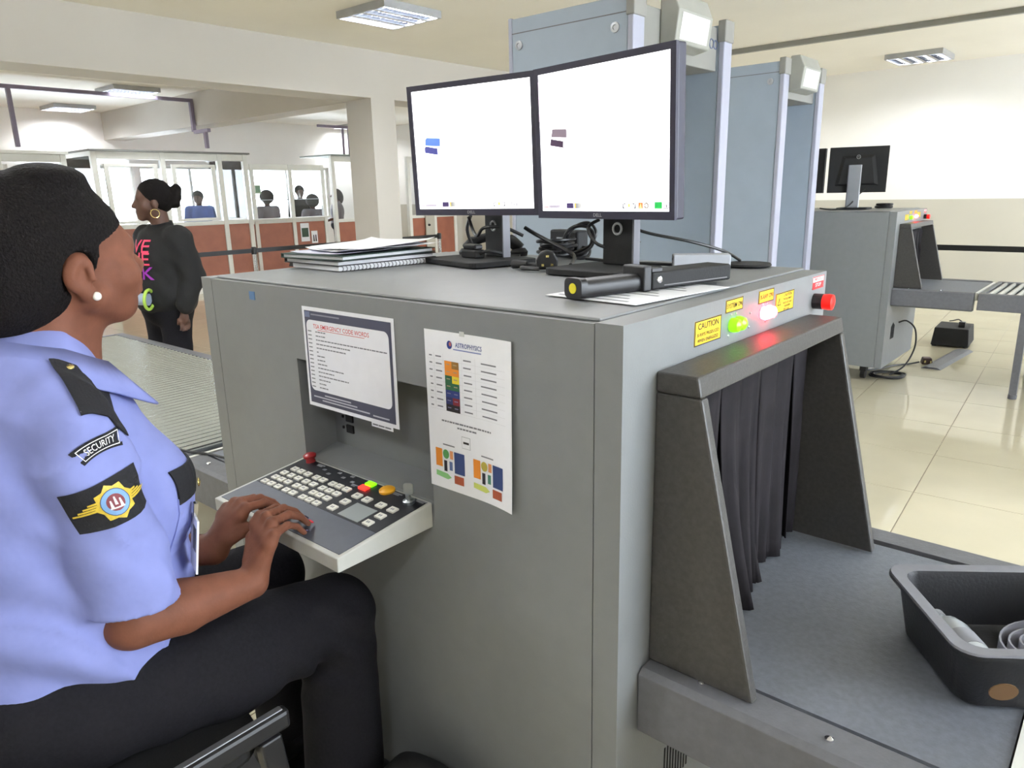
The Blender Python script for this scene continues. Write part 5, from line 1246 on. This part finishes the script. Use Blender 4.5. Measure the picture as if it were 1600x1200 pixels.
# arc shaped SECURITY title
def arc_pt(u, v):      # u along arc -1..1, v across
    R_, h2 = .075, .46; a = u*h2; r = R_+v
    x, y = r*math.sin(a), r*math.cos(a)-R_; c_, s2 = math.cos(.24), math.sin(.24)
    return (SX_, -.5315+x*c_-y*s2, 1.0835+x*s2+y*c_)
def arc_band(u0, u1, v0, v1, m_, n=16):
    V = [arc_pt(u0+(u1-u0)*i/n, v) for v in (v0, v1) for i in range(n+1)]; return MB().add(V, [(i, i+1, n+2+i, n+1+i) for i in range(n)], m_)
q = arc_band(-1, 1, -.0125, .0125, M_shirtpatch); drape(q, bv, DL, .0022); sp_ = q.build('title_patch', M_shirtpatch, gt)
q = MB()
for u0, u1, v0, v1 in ((-.84, .84, .0082, .0094), (-.84, .84, -.0090, -.0078), (-.84, -.81, -.009, .0094), (.81, .84, -.009, .0094)):
    k = arc_band(u0, u1, v0, v1, M_wht); q.add(k.v, k.f, M_wht)
q.text('SECURITY', .0145, lambda u, v: arc_pt(u/.0345*.72*1.0, v), M_wht, sx=.92)
drape(q, bv, DL, .0032); q.build('lettering', M_wht, sp_)
# shoulder strap, stitched edge and button
dn = Vector((-.35, .08, -1))
q = MB(); q.add(*patch_grid([(-.612, -.538, 1.19), (-.606, -.472, 1.16), (-.507, -.487, 1.112), (-.500, -.545, 1.112)], 12)); drape(q, bv, dn, .003)
ep = q.build('shoulder_strap', M_shirtpatch, gt); sm = ep.modifiers.new('thickness', 'SOLIDIFY'); sm.thickness = .002
q = MB(); q.add(*patch_grid([(-.509, -.543, 1.1), (-.516, -.489, 1.1), (-.514, -.489, 1.1), (-.507, -.543, 1.1)], 8)); drape(q, bv, dn, .0045); q.build('stitching', M_textg, ep)
def button(name, c, d, off, par, r=.0075):
    d = Vector(d).normalized(); h = bv.ray_cast(Vector(c)-d*.2, d, .6); c2 = (h[0] if h[0] is not None else Vector(c))-d*off
    MB().lathe([(0, 0), (r, 0), (r*.9, .002), (r*.5, .0035), (0, .004)], c2, 14, ax=-d).build(name, M_brass, par, smooth='full')
button('button', (-.604, -.517, 1.17), dn, .004, ep)
# chest pocket flap, pocket and hanging card
for sx in (1, -1):
    cx_ = lambda k: GX+sx*(.045+.085*k); cy_ = lambda k: -.355-.075*k
    def pk_(z0, z1): return [(cx_(0), cy_(0), z1), (cx_(1), cy_(1), z1), (cx_(1), cy_(1), z0), (cx_(0), cy_(0), z0)]
    q = MB(); q.add(*patch_grid(pk_(.85, .945), 8)); drape(q, bv, Vector((-.55*sx, -.83, 0)), .003); pk = q.build('pocket', M_shirt, gt); sm = pk.modifiers.new('thickness', 'SOLIDIFY'); sm.thickness = .003
    q = MB(); q.add(*patch_grid(pk_(.935, .992), 8)); drape(q, bv, Vector((-.55*sx, -.83, 0)), .005); fp = q.build('pocket_flap', M_shirtpatch, gt)
    sm = fp.modifiers.new('thickness', 'SOLIDIFY'); sm.thickness = .003
    button('button', (cx_(.5), cy_(.5), .95), Vector((-.55*sx, -.83, 0)), .008, fp)
idc = thing('identity_card', 'narrow white identity card hanging at the front of the guard shirt', 'card', (-.565, -.392, .86), 2.84)
Tc = Matrix.Rotation(-.16, 4, 'Y')
MB().box(-.027, -.0015, -.045, .027, .0015, .045, T=Matrix.Rotation(.14, 4, 'X')).build('card_body', M_white, idc, local=True)
MB().box(-.006, -.003, .0455, .006, .003, .068, T=Matrix.Rotation(.14, 4, 'X')).build('clip', M_chrome, idc, local=True)
MB().box(-.02, .0016, -.01, .004, .0022, .03, T=Matrix.Rotation(.14, 4, 'X')).build('photo', M_greyf, idc, local=True)
# dark bag slumped beside the guard's feet
bg = thing('black_bag', 'black bag slumped on the floor below the keypad shelf, cut by the frame', 'bag', (-.36, -.10, 0))
k_ = SDF((-.56, -.24, -.02), (-.16, .0, .42), .009); k_.ell((-.36, -.10, .14), (.15, .085, .15), k=0).ell((-.37, -.10, .23), (.12, .06, .10), k=.05)
k_.warp(lambda x, y, z: .005*np.sin(x*40+z*22)*np.sin(y*50+z*30)); k_.cut((0, 0, .001), (0, 0, -1)); k_.mesh('bag_body', M_blackm, bg)
MB().tube([(-.37+.09*math.cos(a), -.165-.012*math.sin(a), .20+.15*math.sin(a)) for a in [PI*i/16 for i in range(17)]], .008, 8).build('handle', M_greyf, bg, smooth=True)
MB().tube([(-.36+.125*math.cos(a), -.185, .16+.12*math.sin(a)) for a in [PI*i/16 for i in range(17)]], .005, 8).build('piping', M_greyf, bg, smooth=True)
